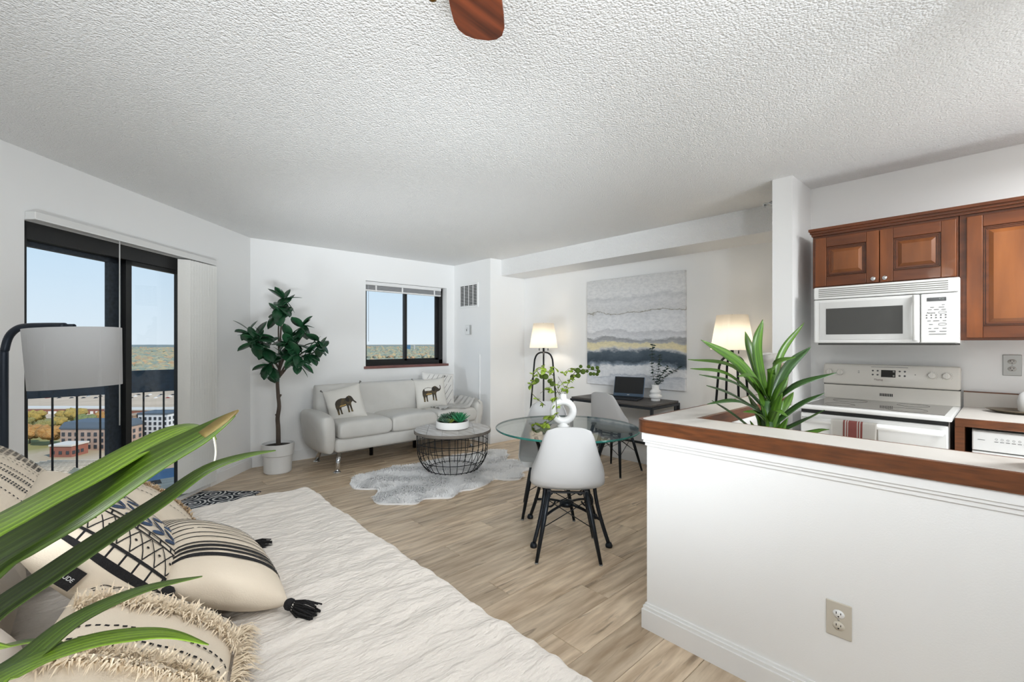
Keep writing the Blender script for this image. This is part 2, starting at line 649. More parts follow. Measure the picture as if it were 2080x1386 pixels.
for i in range(7):
    f = nb(); box(f, WX0 + .012, 5.485, 2.014 + i * .0075, WX1 - .08, 5.53, 2.0175 + i * .0075)
    obj('slat', f, M('blind_slat_grey', 'B9BABD', .4) if i == 0 else MATS['blind_slat_grey'], hb, world=True)
f = nb(); box(f, WX0 + .012, 5.485, 1.992, WX1 - .08, 5.53, 2.010, bev=.004)
obj('bottom_rail', f, plastic_w, hb, world=True)
for x in (WX0 + .14, 3.0, WX1 - .2):
    f = nb(); box(f, x, 5.481, 1.99, x + .02, 5.4849, 2.066)
    obj('ladder_tape', f, plastic_w, hb, world=True)
f = nb(); tube(f, [(WX0 + .05, 5.49, 2.06), (WX0 + .05, 5.49, 1.35)], .003, 5)
obj('wand', f, M('clear_plastic', 'C9D3DA', .2), hb, world=True)

# ------------------------------------------------------------------ wall fittings
v = thing('air_vent', 'white square air vent grille with dark louvres high on the column', 'vent', (3.83, 5.10, 1.82))
f = nb()
for a in ((4.885, 1.85, 4.91, 2.13), (5.295, 1.85, 5.32, 2.13), (4.885, 1.822, 5.32, 1.85), (4.885, 2.13, 5.32, 2.158)):
    box(f, 3.818, a[0], a[1], 3.832, a[2], a[3])
obj('frame', f, trim_m, v, world=True)
f = nb(); box(f, 3.828, 4.9, 1.84, 3.8305, 5.3, 2.14)
obj('backing', f, M('vent_dark', '2A2A2A', .8), v, world=True)
for i in range(13):
    f = nb(); box(f, 3.820, 4.91, 1.86 + i * .0208, 3.828, 5.295, 1.8655 + i * .0208)
    obj('louvre', f, trim_m, v, world=True)
for i in range(3):
    f = nb(); box(f, 3.8195, 5.0 + i * .1, 1.85, 3.828, 5.004 + i * .1, 2.13)
    obj('mullion', f, trim_m, v, world=True)
t_ = thing('thermostat', 'small white thermostat below the air vent on the column', 'thermostat', (3.83, 5.11, 1.45))
f = nb(); box(f, 3.805, 5.06, 1.447, 3.83, 5.155, 1.578, bev=.004); obj('housing', f, plastic_w, t_, world=True)
f = nb(); box(f, 3.802, 5.115, 1.495, 3.8055, 5.125, 1.525); box(f, 3.803, 5.105, 1.535, 3.8055, 5.112, 1.54); obj('lever', f, blackp_m, t_, world=True)
f = nb(); box(f, 3.806, 5.044, 1.447, 3.83, 5.0595, 1.578, bev=.002); obj('side_cover', f, brushed_m, t_, world=True)
f = nb(); box(f, 3.818, 4.847, .108, 3.831, 4.864, 1.176, bev=.003)
tag(rebase(obj('cable_raceway', f, trim_m)), 'thin white vertical cable strip running up the column', 'cable strip')


def outlet(name, label, plate, org, xd, sc=1., faces=('E9E9E6', 'D9D2C3')):
    """duplex outlet; org: plate centre, xd: direction of its width, local z outwards"""
    t = thing(name, label, 'outlet', org)
    m = frame_mtx(Vector(org), xd, (0, 0, 1))
    f = nb(); box(f, -.037 * sc, -.060 * sc, 0, .037 * sc, .060 * sc, .006, bev=.004, mtx=m); obj('cover_plate', f, plate, t, world=True)
    for k, s in enumerate((1, -1)):
        f = nb()
        lathe(f, [(0, .009), (.0165 * sc, .009), (.0175 * sc, .006), (.0175 * sc, .004)], 20)
        f.transform(Matrix.Translation((0, s * .0205 * sc, 0)) @ Matrix.Diagonal((1, .84, 1, 1)))
        f.transform(m)
        so = obj('socket', f, M('socket_face', faces[k], .3), t, world=True)
        f = nb()
        for sx_, hh in ((-.0065, .008), (.0065, .0065)):
            box(f, (sx_ - .0012) * sc, (s * .0205 + .0) * sc, .0085, (sx_ + .0012) * sc, (s * .0205 + hh) * sc, .0094, mtx=m)
        q = nb(); lathe(q, [(0, .0094), (.0026 * sc, .0094), (.0026 * sc, .008)], 8); q.transform(Matrix.Translation((0, (s * .0205 - .0075) * sc, 0))); q.transform(m); join(f, q)
        obj('slots', f, blackp_m, so, world=True)
    f = nb(); lathe(f, [(0, .0075), (.003, .007), (.003, .005)], 10); f.transform(m); obj('screw', f, brushed_m, t, world=True)
    return t


outlet('wall_outlet', 'beige double wall outlet low on the white peninsula wall', M('almond_plate', 'C9C2B4', .35), (1.899, .4035, .372), (0, -1, 0), faces=('F0F0EE', 'CFC8BA'))
outlet('wall_outlet', 'grey steel double wall outlet above the right kitchen counter', M('satin_steel_plate', 'A9A9A6', .35, .7), (3.843, 0.0, 1.203), (0, -1, 0), faces=('B5B3AE', 'B5B3AE'))
outlet('wall_outlet', 'grey double wall outlet on the column behind the succulents', MATS['satin_steel_plate'], (3.829, 5.0, .28), (0, -1, 0), sc=1.35, faces=('B5B3AE', 'B5B3AE'))

sp = thing('sprinkler_head', 'chrome sidewall sprinkler head sticking out of the pillar near the ceiling', 'sprinkler', (3.52, 1.11, 2.31))
f = nb(); lathe(f, [(0, 0), (.034, 0), (.034, .012), (.02, .02), (.02, .035), (0, .035)], 20); f.transform(frame_mtx(Vector((3.52, 1.11, 2.315)), (1, 0, 0), (0, 0, -1))); obj('escutcheon', f, chrome_m, sp, world=True)
f = nb(); tube(f, [(3.52, 1.13, 2.315), (3.52, 1.19, 2.315)], .008, 8); box(f, 3.50, 1.188, 2.300, 3.54, 1.192, 2.325); tube(f, [(3.52, 1.15, 2.325), (3.52, 1.19, 2.332)], .003, 6); obj('deflector', f, chrome_m, sp, world=True)
# ------------------------------------------------------------------ soft goods helpers
def surf(u, v, w, h, d, p, power, rc, pinch):
    """half thickness and plan position of a stuffed shape at u,v in -1..1"""
    a = max(0, 1 - abs(u) ** p); b = max(0, 1 - abs(v) ** p)
    z = d / 2 * (a * b) ** power
    x = w / 2 * u * math.sqrt(max(0, 1 - rc * v * v / 2)) * (1 - pinch * (1 - v * v) * abs(u) ** 3)
    y = h / 2 * v * math.sqrt(max(0, 1 - rc * u * u / 2)) * (1 - pinch * (1 - u * u) * abs(v) ** 3)
    return x, y, z


def puff(bm, w, h, d, p=2., power=.45, rc=0., pinch=0., nx=24, ny=24, dimples=(), wrinkle=0., seed=0, flat=1.):
    """a stuffed cushion: width x, height y, thickness z"""
    def sp(t):
        return math.sin(t * math.pi / 2)
    top, bot = {}, {}
    for i in range(nx + 1):
        for j in range(ny + 1):
            u, v = sp(-1 + 2 * i / nx), sp(-1 + 2 * j / ny)
            x, y, z = surf(u, v, w, h, d, p, power, rc, pinch)
            for (dx, dy, dr, dd) in dimples:
                z -= dd * math.exp(-((x - dx) ** 2 + (y - dy) ** 2) / dr ** 2)
            if wrinkle:
                z += wrinkle * noise.noise((x * 14 + seed, y * 14, seed)) * (z / (d / 2) + .2)
            edge = i in (0, nx) or j in (0, ny)
            vv = bm.verts.new((x, y, 0 if edge else z))
            top[i, j] = vv
            bot[i, j] = vv if edge else bm.verts.new((x, y, -z * flat))
    for i in range(nx):
        for j in range(ny):
            f = bm.faces.new((top[i, j], top[i + 1, j], top[i + 1, j + 1], top[i, j + 1])); f.smooth = True
            f = bm.faces.new((bot[i, j], bot[i, j + 1], bot[i + 1, j + 1], bot[i + 1, j])); f.smooth = True
    return bm


def drape(bm, polys, dims, off=.0015, cuts=2):
    """lay flat polygons (in the cushion's x,y) onto its front face"""
    w, h, d, p, power, rc, pinch = dims
    t = bmesh.new()
    for poly in polys:
        try:
            t.faces.new([t.verts.new((x, y, 0)) for x, y in poly])
        except ValueError:
            pass
    bmesh.ops.triangulate(t, faces=t.faces)
    for _ in range(cuts):
        bmesh.ops.subdivide_edges(t, edges=[e_ for e_ in t.edges if e_.calc_length() > .02], cuts=1)
        bmesh.ops.triangulate(t, faces=[f for f in t.faces if len(f.verts) > 3])
    for vv in t.verts:
        u, v = max(-1, min(1, vv.co.x * 2 / w)), max(-1, min(1, vv.co.y * 2 / h))
        for _ in range(4):
            x, y, z = surf(u, v, w, h, d, p, power, rc, pinch)
            u = max(-.995, min(.995, u + (vv.co.x - x) * 2 / w)); v = max(-.995, min(.995, v + (vv.co.y - y) * 2 / h))
        vv.co.z = surf(u, v, w, h, d, p, power, rc, pinch)[2] + off
    join(bm, t)
    return bm


def ell(cx, cy, a, b, ang, n=14):
    return [(cx + a * math.cos(t) * math.cos(ang) - b * math.sin(t) * math.sin(ang), cy + a * math.cos(t) * math.sin(ang) + b * math.sin(t) * math.cos(ang)) for t in [2 * math.pi * k / n for k in range(n)]]


def line(x0, y0, x1, y1, wd_, n=1):
    dx, dy = x1 - x0, y1 - y0
    L_ = math.hypot(dx, dy); nx_, ny_ = -dy / L_ * wd_ / 2, dx / L_ * wd_ / 2
    out = []
    for k in range(n):
        a, b = k / n, (k + 1) / n
        out.append([(x0 + dx * a + nx_, y0 + dy * a + ny_), (x0 + dx * a - nx_, y0 + dy * a - ny_), (x0 + dx * b - nx_, y0 + dy * b - ny_), (x0 + dx * b + nx_, y0 + dy * b + ny_)])
    return out


def cushion(name, label, mat, ctr, xdir, up, dims, wrinkle=.004, seed=0, cat='pillow', group=None, nx=26):
    """cushion as a thing: Empty at its centre whose z axis is the cushion's front"""
    m = frame_mtx(Vector(ctr), xdir, up)
    t = thing(name, label, cat, ctr, rot=m.to_euler(), group=group)
    w, h, d, p, power, rc, pinch = dims
    bm = nb(); puff(bm, w, h, d, p, power, rc, pinch, nx, nx, wrinkle=wrinkle, seed=seed)
    obj('cover', bm, mat, t, smooth=True)
    return t


# ------------------------------------------------------------------ sofa
sofa_m = M('pale_grey_faux_leather', 'CDCBC6', .5, col2='C8C6C1', nscale=6, bump=.04, bscale=260)
so = thing('sofa', 'light grey three seat sofa with chrome legs under the small window', 'sofa', (2.68, 4.98, 0))
f = nb(); box(f, 1.79, 4.61, .205, 3.58, 5.30, .345, bev=.035, seg=3); obj('seat_base', f, sofa_m, so, world=True, smooth=True, auto=50)
for i in range(3):
    f = nb(); puff(f, .585, .57, .180, p=10, power=.22, rc=.06, nx=24, ny=22)
    for vv in f.verts:
        vv.co.z += .012 * (1 - (vv.co.x / .3) ** 2) if vv.co.z > 0 else 0
    f.transform(Matrix.Translation((1.815 + .2925 + i * .586, 4.865, .425)))
    obj('seat_cushion', f, sofa_m, so, world=True, smooth=True)
f = nb()
dm = [(-.6 + k * .3, .02, .035, .02) for k in range(5)]
puff(f, 1.83, .60, .24, p=9, power=.3, rc=.06, nx=64, ny=26, dimples=dm)
f.transform(frame_mtx(Vector((2.685, 5.20, .565)), (1, 0, 0), (0, .10, 1)))
bk = obj('backrest', f, sofa_m, so, world=True, smooth=True)
for k in range(5):
    f = nb(); lathe(f, [(0, .006), (.008, .004), (.011, 0), (.011, -.01)], 12)
    f.transform(frame_mtx(Vector((2.685 - .6 + k * .3, 5.20 - .098, .590)), (1, 0, 0), (0, .10, 1))); obj('tuft_button', f, sofa_m, bk, world=True, smooth=True)
for s, xc in ((-1, 1.735), (1, 3.635)):
    f = nb()
    puff(f, .76, .43, .17, p=6, power=.32, rc=.34, nx=30, ny=24)
    for vv in f.verts:                                    # flare outwards at the top, sink at the front, taper to the foot
        t = (vv.co.y + .215) / .43
        vv.co.z = vv.co.z * (.80 + .25 * t) + (t - .4) * .035
        vv.co.x *= .90 + .10 * t
        vv.co.y -= .035 * max(0, -vv.co.x) if t > .5 else 0
    m = frame_mtx(Vector((xc, 4.975, .395)), (0, 1, 0), (0, 0, 1)) if s > 0 else frame_mtx(Vector((xc, 4.975, .395)), (0, -1, 0), (0, 0, 1))
    if s < 0:
        for vv in f.verts:
            vv.co.x *= -1
        m = frame_mtx(Vector((xc, 4.975, .395)), (0, -1, 0), (0, 0, 1))
        for vv in f.verts:
            pass
    f.transform(m)
    obj('armrest', f, sofa_m, so, world=True, smooth=True)
for (x, yy, ox, oy) in ((1.86, 4.71, -.045, -.05), (1.86, 5.20, -.045, .05), (3.50, 4.71, .045, -.05), (3.50, 5.20, .045, .05)):
    f = nb(); tube(f, [(x, yy, .215), (x + ox, yy + oy, .012)], .023, 14)
    lg = obj('leg', f, chrome_m, so, world=True)
    f = nb(); lathe(f, [(0, .012), (.03, .012), (.038, .006), (.038, 0), (0, 0)], 18, c=(x + ox, yy + oy, 0)); obj('foot_plate', f, chrome_m, lg, world=True)
for x in (2.4, 2.98):
    f = nb(); tube(f, [(x, 5.12, .21), (x, 5.12, 0)], .022, 10); obj('centre_leg', f, black_m, so, world=True)

# elephant pillows on the sofa
linen_m = M('pale_linen', 'D6D3CC', .85, bump=.15, bscale=420)
eleph_m = M('elephant_print', '3A342B', .85, col2='77643F', nscale=11, nstretch=(1, 1, 1), ramp=(.46, .72), ndetail=3)
ELB = [(8, 45), (9, 60), (14, 70), (24, 76), (38, 78), (50, 75), (58, 74), (64, 80), (72, 82), (80, 78)]
ELT = {0: [(85, 70), (88, 60), (92, 52), (97, 47), (98, 43), (93, 42), (88, 47), (84, 53)], 1: [(86, 72), (91, 66), (95, 68), (97, 76), (96, 84), (99, 86), (101, 78), (100, 66), (95, 58), (88, 54)]}
ELL = [(80, 52), (76, 48), (74, 42), (74, 30), (75, 12), (77, 8), (68, 8), (67, 28), (65, 38), (63, 38), (62, 12), (63, 8), (55, 8), (55, 30), (54, 40), (44, 38), (32, 38), (30, 30), (31, 12), (33, 8), (25, 8), (24, 26), (22, 34), (20, 26), (19, 12), (20, 8), (12, 8), (11, 30), (9, 38)]
PD = (.39, .39, .16, 2., .45, 0, .05)


def elephant(pl, kind, wd_):
    k = wd_ / 92

    def pos(L_):
        return [((x - 54) * k + .01, (y_ - 45) * k - .02) for x, y_ in L_]
    f = nb(); drape(f, [pos(ELB + ELT[kind] + ELL)], PD); ep = obj('elephant_print', f, eleph_m, pl)
    f = nb(); drape(f, [pos([(58, 76), (66, 79), (71, 70), (71, 60), (65, 53), (58, 57), (54, 67)])], PD, .0022); obj('printed_ear', f, M('ear_print', '2B2721', .85) if 'ear_print' not in MATS else MATS['ear_print'], ep)
    f = nb(); drape(f, [pos([(24, 40), (54, 42), (52, 47), (40, 46), (28, 47)])], PD, .0022); obj('printed_belly', f, M('belly_print', 'A88A50', .85) if 'belly_print' not in MATS else MATS['belly_print'], ep)
    for sx_ in (-1, 1):
        f = nb()
        for q in range(7):
            a = R(90 + sx_ * -45) + random.uniform(-.35, .35)
            tube(f, [(sx_ * .192, .192, 0), (sx_ * .192 + .035 * math.cos(a), .192 + .035 * math.sin(a), random.uniform(-.01, .01))], .003, 5)
        obj('corner_tassel', f, M('grey_tassel', '7C7B76', .9) if 'grey_tassel' not in MATS else MATS['grey_tassel'], pl)


pl = cushion('throw_pillow', 'linen elephant print pillow slumped against the left sofa arm', linen_m, (2.01, 4.93, .655), (.82, -.30, .20), (-.20, .42, .90), PD, seed=1)
elephant(pl, 0, .225)
pl = cushion('throw_pillow', 'linen elephant print pillow with raised trunk at the right end of the sofa', linen_m, (3.13, 4.98, .685), (.90, -.42, .08), (0, .40, .92), PD, seed=2)
elephant(pl, 1, .235)
st_m = M('white_ribbed_knit', 'DEDCD8', .9, bump=.3, bscale=200)
pl = cushion('throw_pillow', 'white pillow with thin grey slanting stripes behind the elephant pillow', st_m, (3.29, 5.05, .72), (.95, -.25, -.1), (.12, .32, .94), (.44, .46, .15, 2., .45, 0, .05), seed=3)
f = nb()
lines_ = []
for k in range(13):
    c_ = -.36 + k * .06
    for w_ in line(c_ - .12, -.19, c_ + .12, .19, .006, 6):
        if all(abs(x) < .195 and abs(y_) < .2 for x, y_ in w_):
            lines_.append(w_)
drape(f, lines_, (.44, .46, .15, 2., .45, 0, .05)); obj('stripes', f, M('grey_stripe', '8E8C8A', .9), pl)
# throw blanket over the right arm and seat
f = nb(); nx_, ny_ = 40, 30
g_ = {}
for i in range(nx_ + 1):
    for j in range(ny_ + 1):
        u, v = i / nx_, j / ny_
        x = 3.08 + u * .56; yy = 4.60 + v * .42 + .03 * math.sin(u * 9)
        z = .535 + .085 * max(0, min(1, (u - .62) / .25)) ** 2 + .016 * noise.noise((x * 9, yy * 9, 1)) + .012 * math.sin(v * 26 + u * 7 + 2 * noise.noise((x * 5, yy * 5, 0)))
        if u > .93:
            z -= (u - .93) * 1.2
        g_[i, j] = f.verts.new((x, yy, z))
for i in range(nx_):
    for j in range(ny_):
        f.faces.new((g_[i, j], g_[i + 1, j], g_[i + 1, j + 1], g_[i, j + 1]))
bmesh.ops.solidify(f, geom=f.faces[:], thickness=.012)
tag(rebase(obj('throw_blanket', f, M('white_knit_throw', 'EDEBE7', .95, bump=.5, bscale=150), smooth=True)), 'crumpled white knit throw lying on the right sofa seat', 'blanket')

# ------------------------------------------------------------------ fur rug
RUG = [(1.746, 4.184), (1.873, 4.339), (2.004, 4.386), (2.14, 4.40), (2.301, 4.431), (2.423, 4.36), (2.566, 4.335), (2.798, 4.381), (3.27, 4.346), (3.451, 4.302), (3.578, 4.286), (3.672, 4.163), (3.548, 3.975), (3.404, 3.829), (3.466, 3.72), (3.571, 3.572), (3.384, 3.398), (3.209, 3.377), (3.053, 3.225), (2.924, 3.263), (2.842, 3.377), (2.701, 3.314), (2.506, 3.278), (2.393, 3.312), (2.239, 3.228), (2.137, 3.291), (2.035, 3.353), (1.935, 3.298), (1.799, 3.404), (1.708, 3.504), (1.722, 3.638), (1.82, 3.768), (1.871, 3.856), (1.794, 3.926), (1.721, 4.026)]
rugc = [tuple(p)[:2] for p in curve([(x, y_, 0) for x, y_ in RUG + RUG[:1]], 4)[:-1]]


def inside(x, y_, poly):
    c_ = False
    j = len(poly) - 1
    for i in range(len(poly)):
        (xi, yi), (xj, yj) = poly[i], poly[j]
        if (yi > y_) != (yj > y_) and x < (xj - xi) * (y_ - yi) / (yj - yi) + xi:
            c_ = not c_
        j = i
    return c_


fur_m = M('white_faux_fur', 'FBFAF9', .95, sheen=.3)
rg = thing('fur_rug', 'white shaggy faux fur rug under the wire basket coffee table', 'rug', (2.65, 3.85, 0))
f = nb(); prism(f, rugc, .001, .014); obj('backing', f, fur_m, rg, world=True)
f = nb()
cnt = 0
while cnt < 22000:
    x, y_ = random.uniform(1.68, 3.7), random.uniform(3.2, 4.45)
    if not inside(x, y_, rugc):
        continue
    cnt += 1
    a = noise.noise((x * 4, y_ * 4, 3)) * 5 + random.uniform(-.7, .7)
    ln_ = random.uniform(.03, .055); hh = random.uniform(.008, .02)
    w_ = .0045
    dx, dy = math.cos(a), math.sin(a)
    p0 = Vector((x, y_, .012))
    v_ = [f.verts.new(p) for p in (p0 + Vector((-dy * w_, dx * w_, 0)), p0 + Vector((dy * w_, -dx * w_, 0)), p0 + Vector((dx * ln_ * .5 + dy * w_ * .8, dy * ln_ * .5 - dx * w_ * .8, hh)), p0 + Vector((dx * ln_ * .5 - dy * w_ * .8, dy * ln_ * .5 + dx * w_ * .8, hh)), p0 + Vector((dx * ln_, dy * ln_, hh * .75)))]
    f.faces.new((v_[0], v_[1], v_[2], v_[3])); f.faces.new((v_[3], v_[2], v_[4]))
fo = obj('fur', f, fur_m, rg, world=True, smooth=True); fo['kind'] = 'stuff'

# ------------------------------------------------------------------ coffee table
ct = thing('coffee_table', 'round wood top coffee table on a black wire basket base', 'table', (2.69, 3.86, 0))
top_m = M('weathered_wood_plank', 'A9A29B', .5, col2='D5D3D1', nscale=4, nstretch=(8, 1.2, 1), ramp=(.3, .7), rnd=.12)
edge_m = M('grey_wood_edge', '8D857C', .6, col2='A29A90', nscale=8)
rT = .385
ROT = R(-35)
edges = [-.385, -.25, -.10, .06, .21, .385]
for k in range(5):                                        # the boards of the top
    a, b = edges[k] + .0008, edges[k + 1] - .0008
    n = 14
    poly = [(x_, math.sqrt(max(0, rT ** 2 - x_ * x_))) for x_ in [a + (b - a) * i / n for i in range(n + 1)]] + [(x_, -math.sqrt(max(0, rT ** 2 - x_ * x_))) for x_ in [b - (b - a) * i / n for i in range(n + 1)]]
    out = []
    for p in poly:
        if not out or (abs(p[0] - out[-1][0]) + abs(p[1] - out[-1][1])) > 1e-4:
            out.append(p)
    if (abs(out[0][0] - out[-1][0]) + abs(out[0][1] - out[-1][1])) < 1e-4:
        out.pop()
    f = nb(); prism(f, out, .425, .452); f.transform(Matrix.Rotation(ROT, 4, 'Z'))
    obj('top_board', f, top_m, ct)
f = nb(); lathe(f, [(rT + .001, .422), (rT + .004, .424), (rT + .004, .450), (rT + .001, .4525)], 56)
bmesh.ops.solidify(f, geom=f.faces[:], thickness=.002); obj('edge_band', f, edge_m, ct)


def prof(z):
    t = z / .42
    return .225 + .125 * min(1, math.sin(min(1, t * 1.75) * math.pi / 2)) + .012 * t


for k in range(30):
    a = 2 * math.pi * k / 30 + .05
    f = nb(); tube(f, [(prof(z) * math.cos(a), prof(z) * math.sin(a), max(z, .048)) for z in (.0, .04, .09, .14, .20, .28, .36, .422)], .0032, 5)
    obj('wire', f, black_m, ct)
for z in (.055, .15, .26, .33, .415):
    r_ = prof(max(0, z - .02) if z < .1 else z)
    f = nb(); tube(f, [(r_ * math.cos(2 * math.pi * k / 48), r_ * math.sin(2 * math.pi * k / 48), z) for k in range(48)], .0035, 5, closed=True)
    obj('wire_ring', f, black_m, ct)

bw = thing('succulent_bowl', 'white round planter bowl of mixed green succulents on the coffee table', 'planter', (2.705, 3.885, .4525))
f = nb(); lathe(f, [(0, 0), (.155, 0), (.168, .01), (.168, .078), (.160, .078), (.158, .055), (0, .055)], 40)
obj('bowl', f, M('matt_white_ceramic', 'E6E5E2', .5), bw, smooth=True, auto=40)
f = nb(); lathe(f, [(0, .062), (.157, .060), (.157, .05)], 24); obj('soil', f, M('dark_soil', '2B2620', .95, bump=.8, bscale=80), bw)
sgs = [M('succulent_' + n_, c_, .5, col2=c2, nscale=20) for n_, c_, c2 in (('grey_green', '3E5C49', '5C7A66'), ('dark_green', '2C4A33', '3D6144'), ('olive', '5F7A2E', '86953C'), ('bright_green', '1E6B43', '2F8B58'))]
for (x, y_, r_, n, k, up_) in ((-.075, .06, .075, 26, 0, .7), (-.01, -.08, .05, 18, 2, .55), (.0, .05, .085, 26, 1, 1.1), (.085, -.075, .10, 30, 3, .9), (.05, .075, .06, 18, 0, .8), (-.10, -.03, .05, 18, 1, .6), (.045, -.02, .05, 18, 2, .6), (-.05, -.095, .055, 18, 0, .6)):
    # rotate spot into the view-facing spread
    xx, yy = x * .74 + y_ * .67, -x * .67 + y_ * .74
    xx, yy = x * .7396 + y_ * .673, x * -.673 + y_ * .7396
    f = nb()
    for q in range(n):
        a = q * 2.399; lvl = q / n
        el = .45 + lvl * 1.1 * up_
        L_ = r_ * (1.35 - .35 * lvl)
        dx, dy, dz = math.cos(a) * math.cos(el), math.sin(a) * math.cos(el), math.sin(el)
        blade(f, [(xx, yy, .062), (xx + dx * L_ * .55, yy + dy * L_ * .55, .064 + dz * L_ * .6), (xx + dx * L_, yy + dy * L_, .066 + dz * L_ * 1.05)], r_ * .26, n=2, fold=.5, thick=.003, taper=(.7, 1, .1))
    obj('succulent', f, sgs[k], bw)

# ------------------------------------------------------------------ shell chairs
shell_m = M('white_moulded_plastic', 'BEBEBE', .38)


def make_chair(label):
    t = thing('dining_chair', label, 'chair', (0, 0, 0), group='white moulded shell chairs with black legs')
    spine = [(.225, .405, .175, 0, .00), (.215, .432, .205, 0, .012), (.12, .425, .225, 0, .02), (.0, .412, .232, 0, .028), (-.10, .418, .232, .02, .05), (-.155, .45, .228, .06, .075), (-.185, .51, .218, .085, .06), (-.205, .59, .200, .075, .025), (-.225, .68, .175, .055, .008), (-.245, .77, .150, .035, .0), (-.256, .815, .130, .025, -.004), (-.262, .835, .095, .015, -.012)]
    nW = 12
    f = nb(); rows = []
    for (yy, z, hw, fwd, lift) in spine:
        r_ = []
        for k in range(nW + 1):
            s = -1 + 2 * k / nW
            r_.append(f.verts.new((hw * math.sin(s * math.pi / 2) if abs(s) < 1 else hw * s, yy + fwd * abs(s) ** 2.2, z + lift * abs(s) ** 2.2)))
        rows.append(r_)
    for a, b in zip(rows, rows[1:]):
        for k in range(nW):
            f.faces.new((a[k], a[k + 1], b[k + 1], b[k]))
    bmesh.ops.subdivide_edges(f, edges=f.edges[:], cuts=1, use_grid_fill=True, smooth=.6)
    bmesh.ops.recalc_face_normals(f, faces=f.faces)
    bmesh.ops.solidify(f, geom=f.faces[:], thickness=.007)
    obj('shell', f, shell_m, t, smooth=True, auto=60)
    legs = {}
    for sx_ in (-1, 1):
        for sy_ in (-1, 1):
            top_, foot = Vector((sx_ * .115, sy_ * .10, .408)), Vector((sx_ * .192, sy_ * .192, .006))
            legs[sx_, sy_] = (top_, foot)
            f = nb(); tube(f, [top_, top_.lerp(foot, .4), foot], [.0135, .0155, .0105], 10)
            lg = obj('leg', f, steel_blue, t)
            f = nb(); lathe(f, [(0, 0), (.011, 0), (.011, .008), (0, .008)], 10, c=(foot.x, foot.y, 0)); obj('foot_cap', f, rubber_m, lg)
            f = nb(); box(f, top_.x - .012, top_.y - .012, top_.z - .03, top_.x + .012, top_.y + .012, top_.z + .012); obj('leg_bracket', f, black_m, lg)
    # crossed wire braces on each side
    for a, b in (((-1, -1), (1, -1)), ((-1, 1), (1, 1)), ((-1, -1), (-1, 1)), ((1, -1), (1, 1))):
        for p, q in ((a, b), (b, a)):
            P0 = legs[p][0].lerp(legs[p][1], .12); P1 = legs[q][0].lerp(legs[q][1], .52)
            f = nb(); tube(f, [P0, P1], .003, 5); obj('brace', f, black_m, t)
    f = nb(); box(f, -.12, -.105, .398, .12, -.085, .408); box(f, -.12, .085, .398, .12, .105, .408); obj('mount', f, black_m, t)
    return t


def put(t, loc, rz):
    t.location = loc; t.rotation_euler = (0, 0, rz)


ch = make_chair('white shell chair nearest the camera, its back turned, at the glass table')
put(ch, (2.225, 1.925, 0), R(-45.5))
c2 = copy_tree(ch); c2['label'] = 'white shell chair on the far side of the glass table, facing the camera'
put(c2, (2.63, 2.47, 0), R(134))
c3 = copy_tree(ch); c3['label'] = 'white shell chair pushed in at the black desk with the laptop'
put(c3, (3.985, 2.78, 0), R(-90))

# ------------------------------------------------------------------ glass table
gt_m = bpy.data.materials.new('table_glass'); gt_m.use_nodes = True
g = gt_m.node_tree
for n_ in list(g.nodes):
    g.nodes.remove(n_)
go = g.nodes.new('ShaderNodeOutputMaterial'); gtr = g.nodes.new('ShaderNodeBsdfTransparent'); gtr.inputs[0].default_value = (.93, .975, .965, 1)
gg = g.nodes.new('ShaderNodeBsdfGlossy'); gg.inputs['Roughness'].default_value = .015
gx = g.nodes.new('ShaderNodeMixShader'); gf = g.nodes.new('ShaderNodeFresnel'); gf.inputs[0].default_value = 1.35
g.links.new(gf.outputs[0], gx.inputs[0]); g.links.new(gtr.outputs[0], gx.inputs[1]); g.links.new(gg.outputs[0], gx.inputs[2]); g.links.new(gx.outputs[0], go.inputs[0])
rim_m = M('green_glass_edge', '1F5A54', .1, col2='2D7268', nscale=12)
TX, TY = 2.445, 2.115
gtb = thing('glass_table', 'round clear glass dining table on black scrolled iron legs', 'table', (TX, TY, 0))
f = nb(); lathe(f, [(0, .728), (.497, .728)], 72); lathe(f, [(0, .741), (.497, .741)], 72)
obj('glass_top', f, gt_m, gtb)
f = nb(); lathe(f, [(.497, .728), (.5005, .731), (.5005, .738), (.497, .741)], 72); obj('glass_edge', f, rim_m, gtb)
for k in range(4):
    a = k * math.pi / 2 + R(3)
    ca, sa = math.cos(a), math.sin(a)

    def P_(r_, z):
        return (r_ * ca, r_ * sa, z)
    f = nb(); tube(f, curve([P_(.345, .02), P_(.295, .14), P_(.255, .26), P_(.235, .38), P_(.25, .52), P_(.29, .64), P_(.33, .715)], 4), .0125, 10)
    lg = obj('leg', f, steel_blue, gtb, smooth=True)
    f = nb(); lathe(f, [(0, 0), (.022, 0), (.024, .012), (.016, .03), (0, .03)], 12, c=P_(.347, 0)); obj('foot', f, steel_blue, lg)
    f = nb(); lathe(f, [(0, .7275), (.02, .7275), (.02, .715), (0, .715)], 12, c=P_(.335, 0)); obj('pad', f, rubber_m, lg)
    f = nb(); tube(f, [P_(.225 + .0 - .055 + .05 * math.cos(q), .27 + .05 * math.sin(q)) for q in [R(-150 + 290 * i / 18) for i in range(19)]], .006, 6); obj('scroll', f, steel_blue, lg, smooth=True)
    f = nb(); tube(f, curve([P_(.30, .155), P_(.15, .19), P_(0, .205)], 4), .009, 8); obj('stretcher', f, steel_blue, gtb, smooth=True)
f = nb(); lathe(f, [(0, .18), (.05, .185), (.05, .215), (0, .225)], 16); obj('hub', f, steel_blue, gtb, smooth=True)
f = nb(); tube(f, [(.235 * math.cos(2 * math.pi * k / 40), .235 * math.sin(2 * math.pi * k / 40), .41) for k in range(40)], .006, 6, closed=True); obj('support_ring', f, steel_blue, gtb)

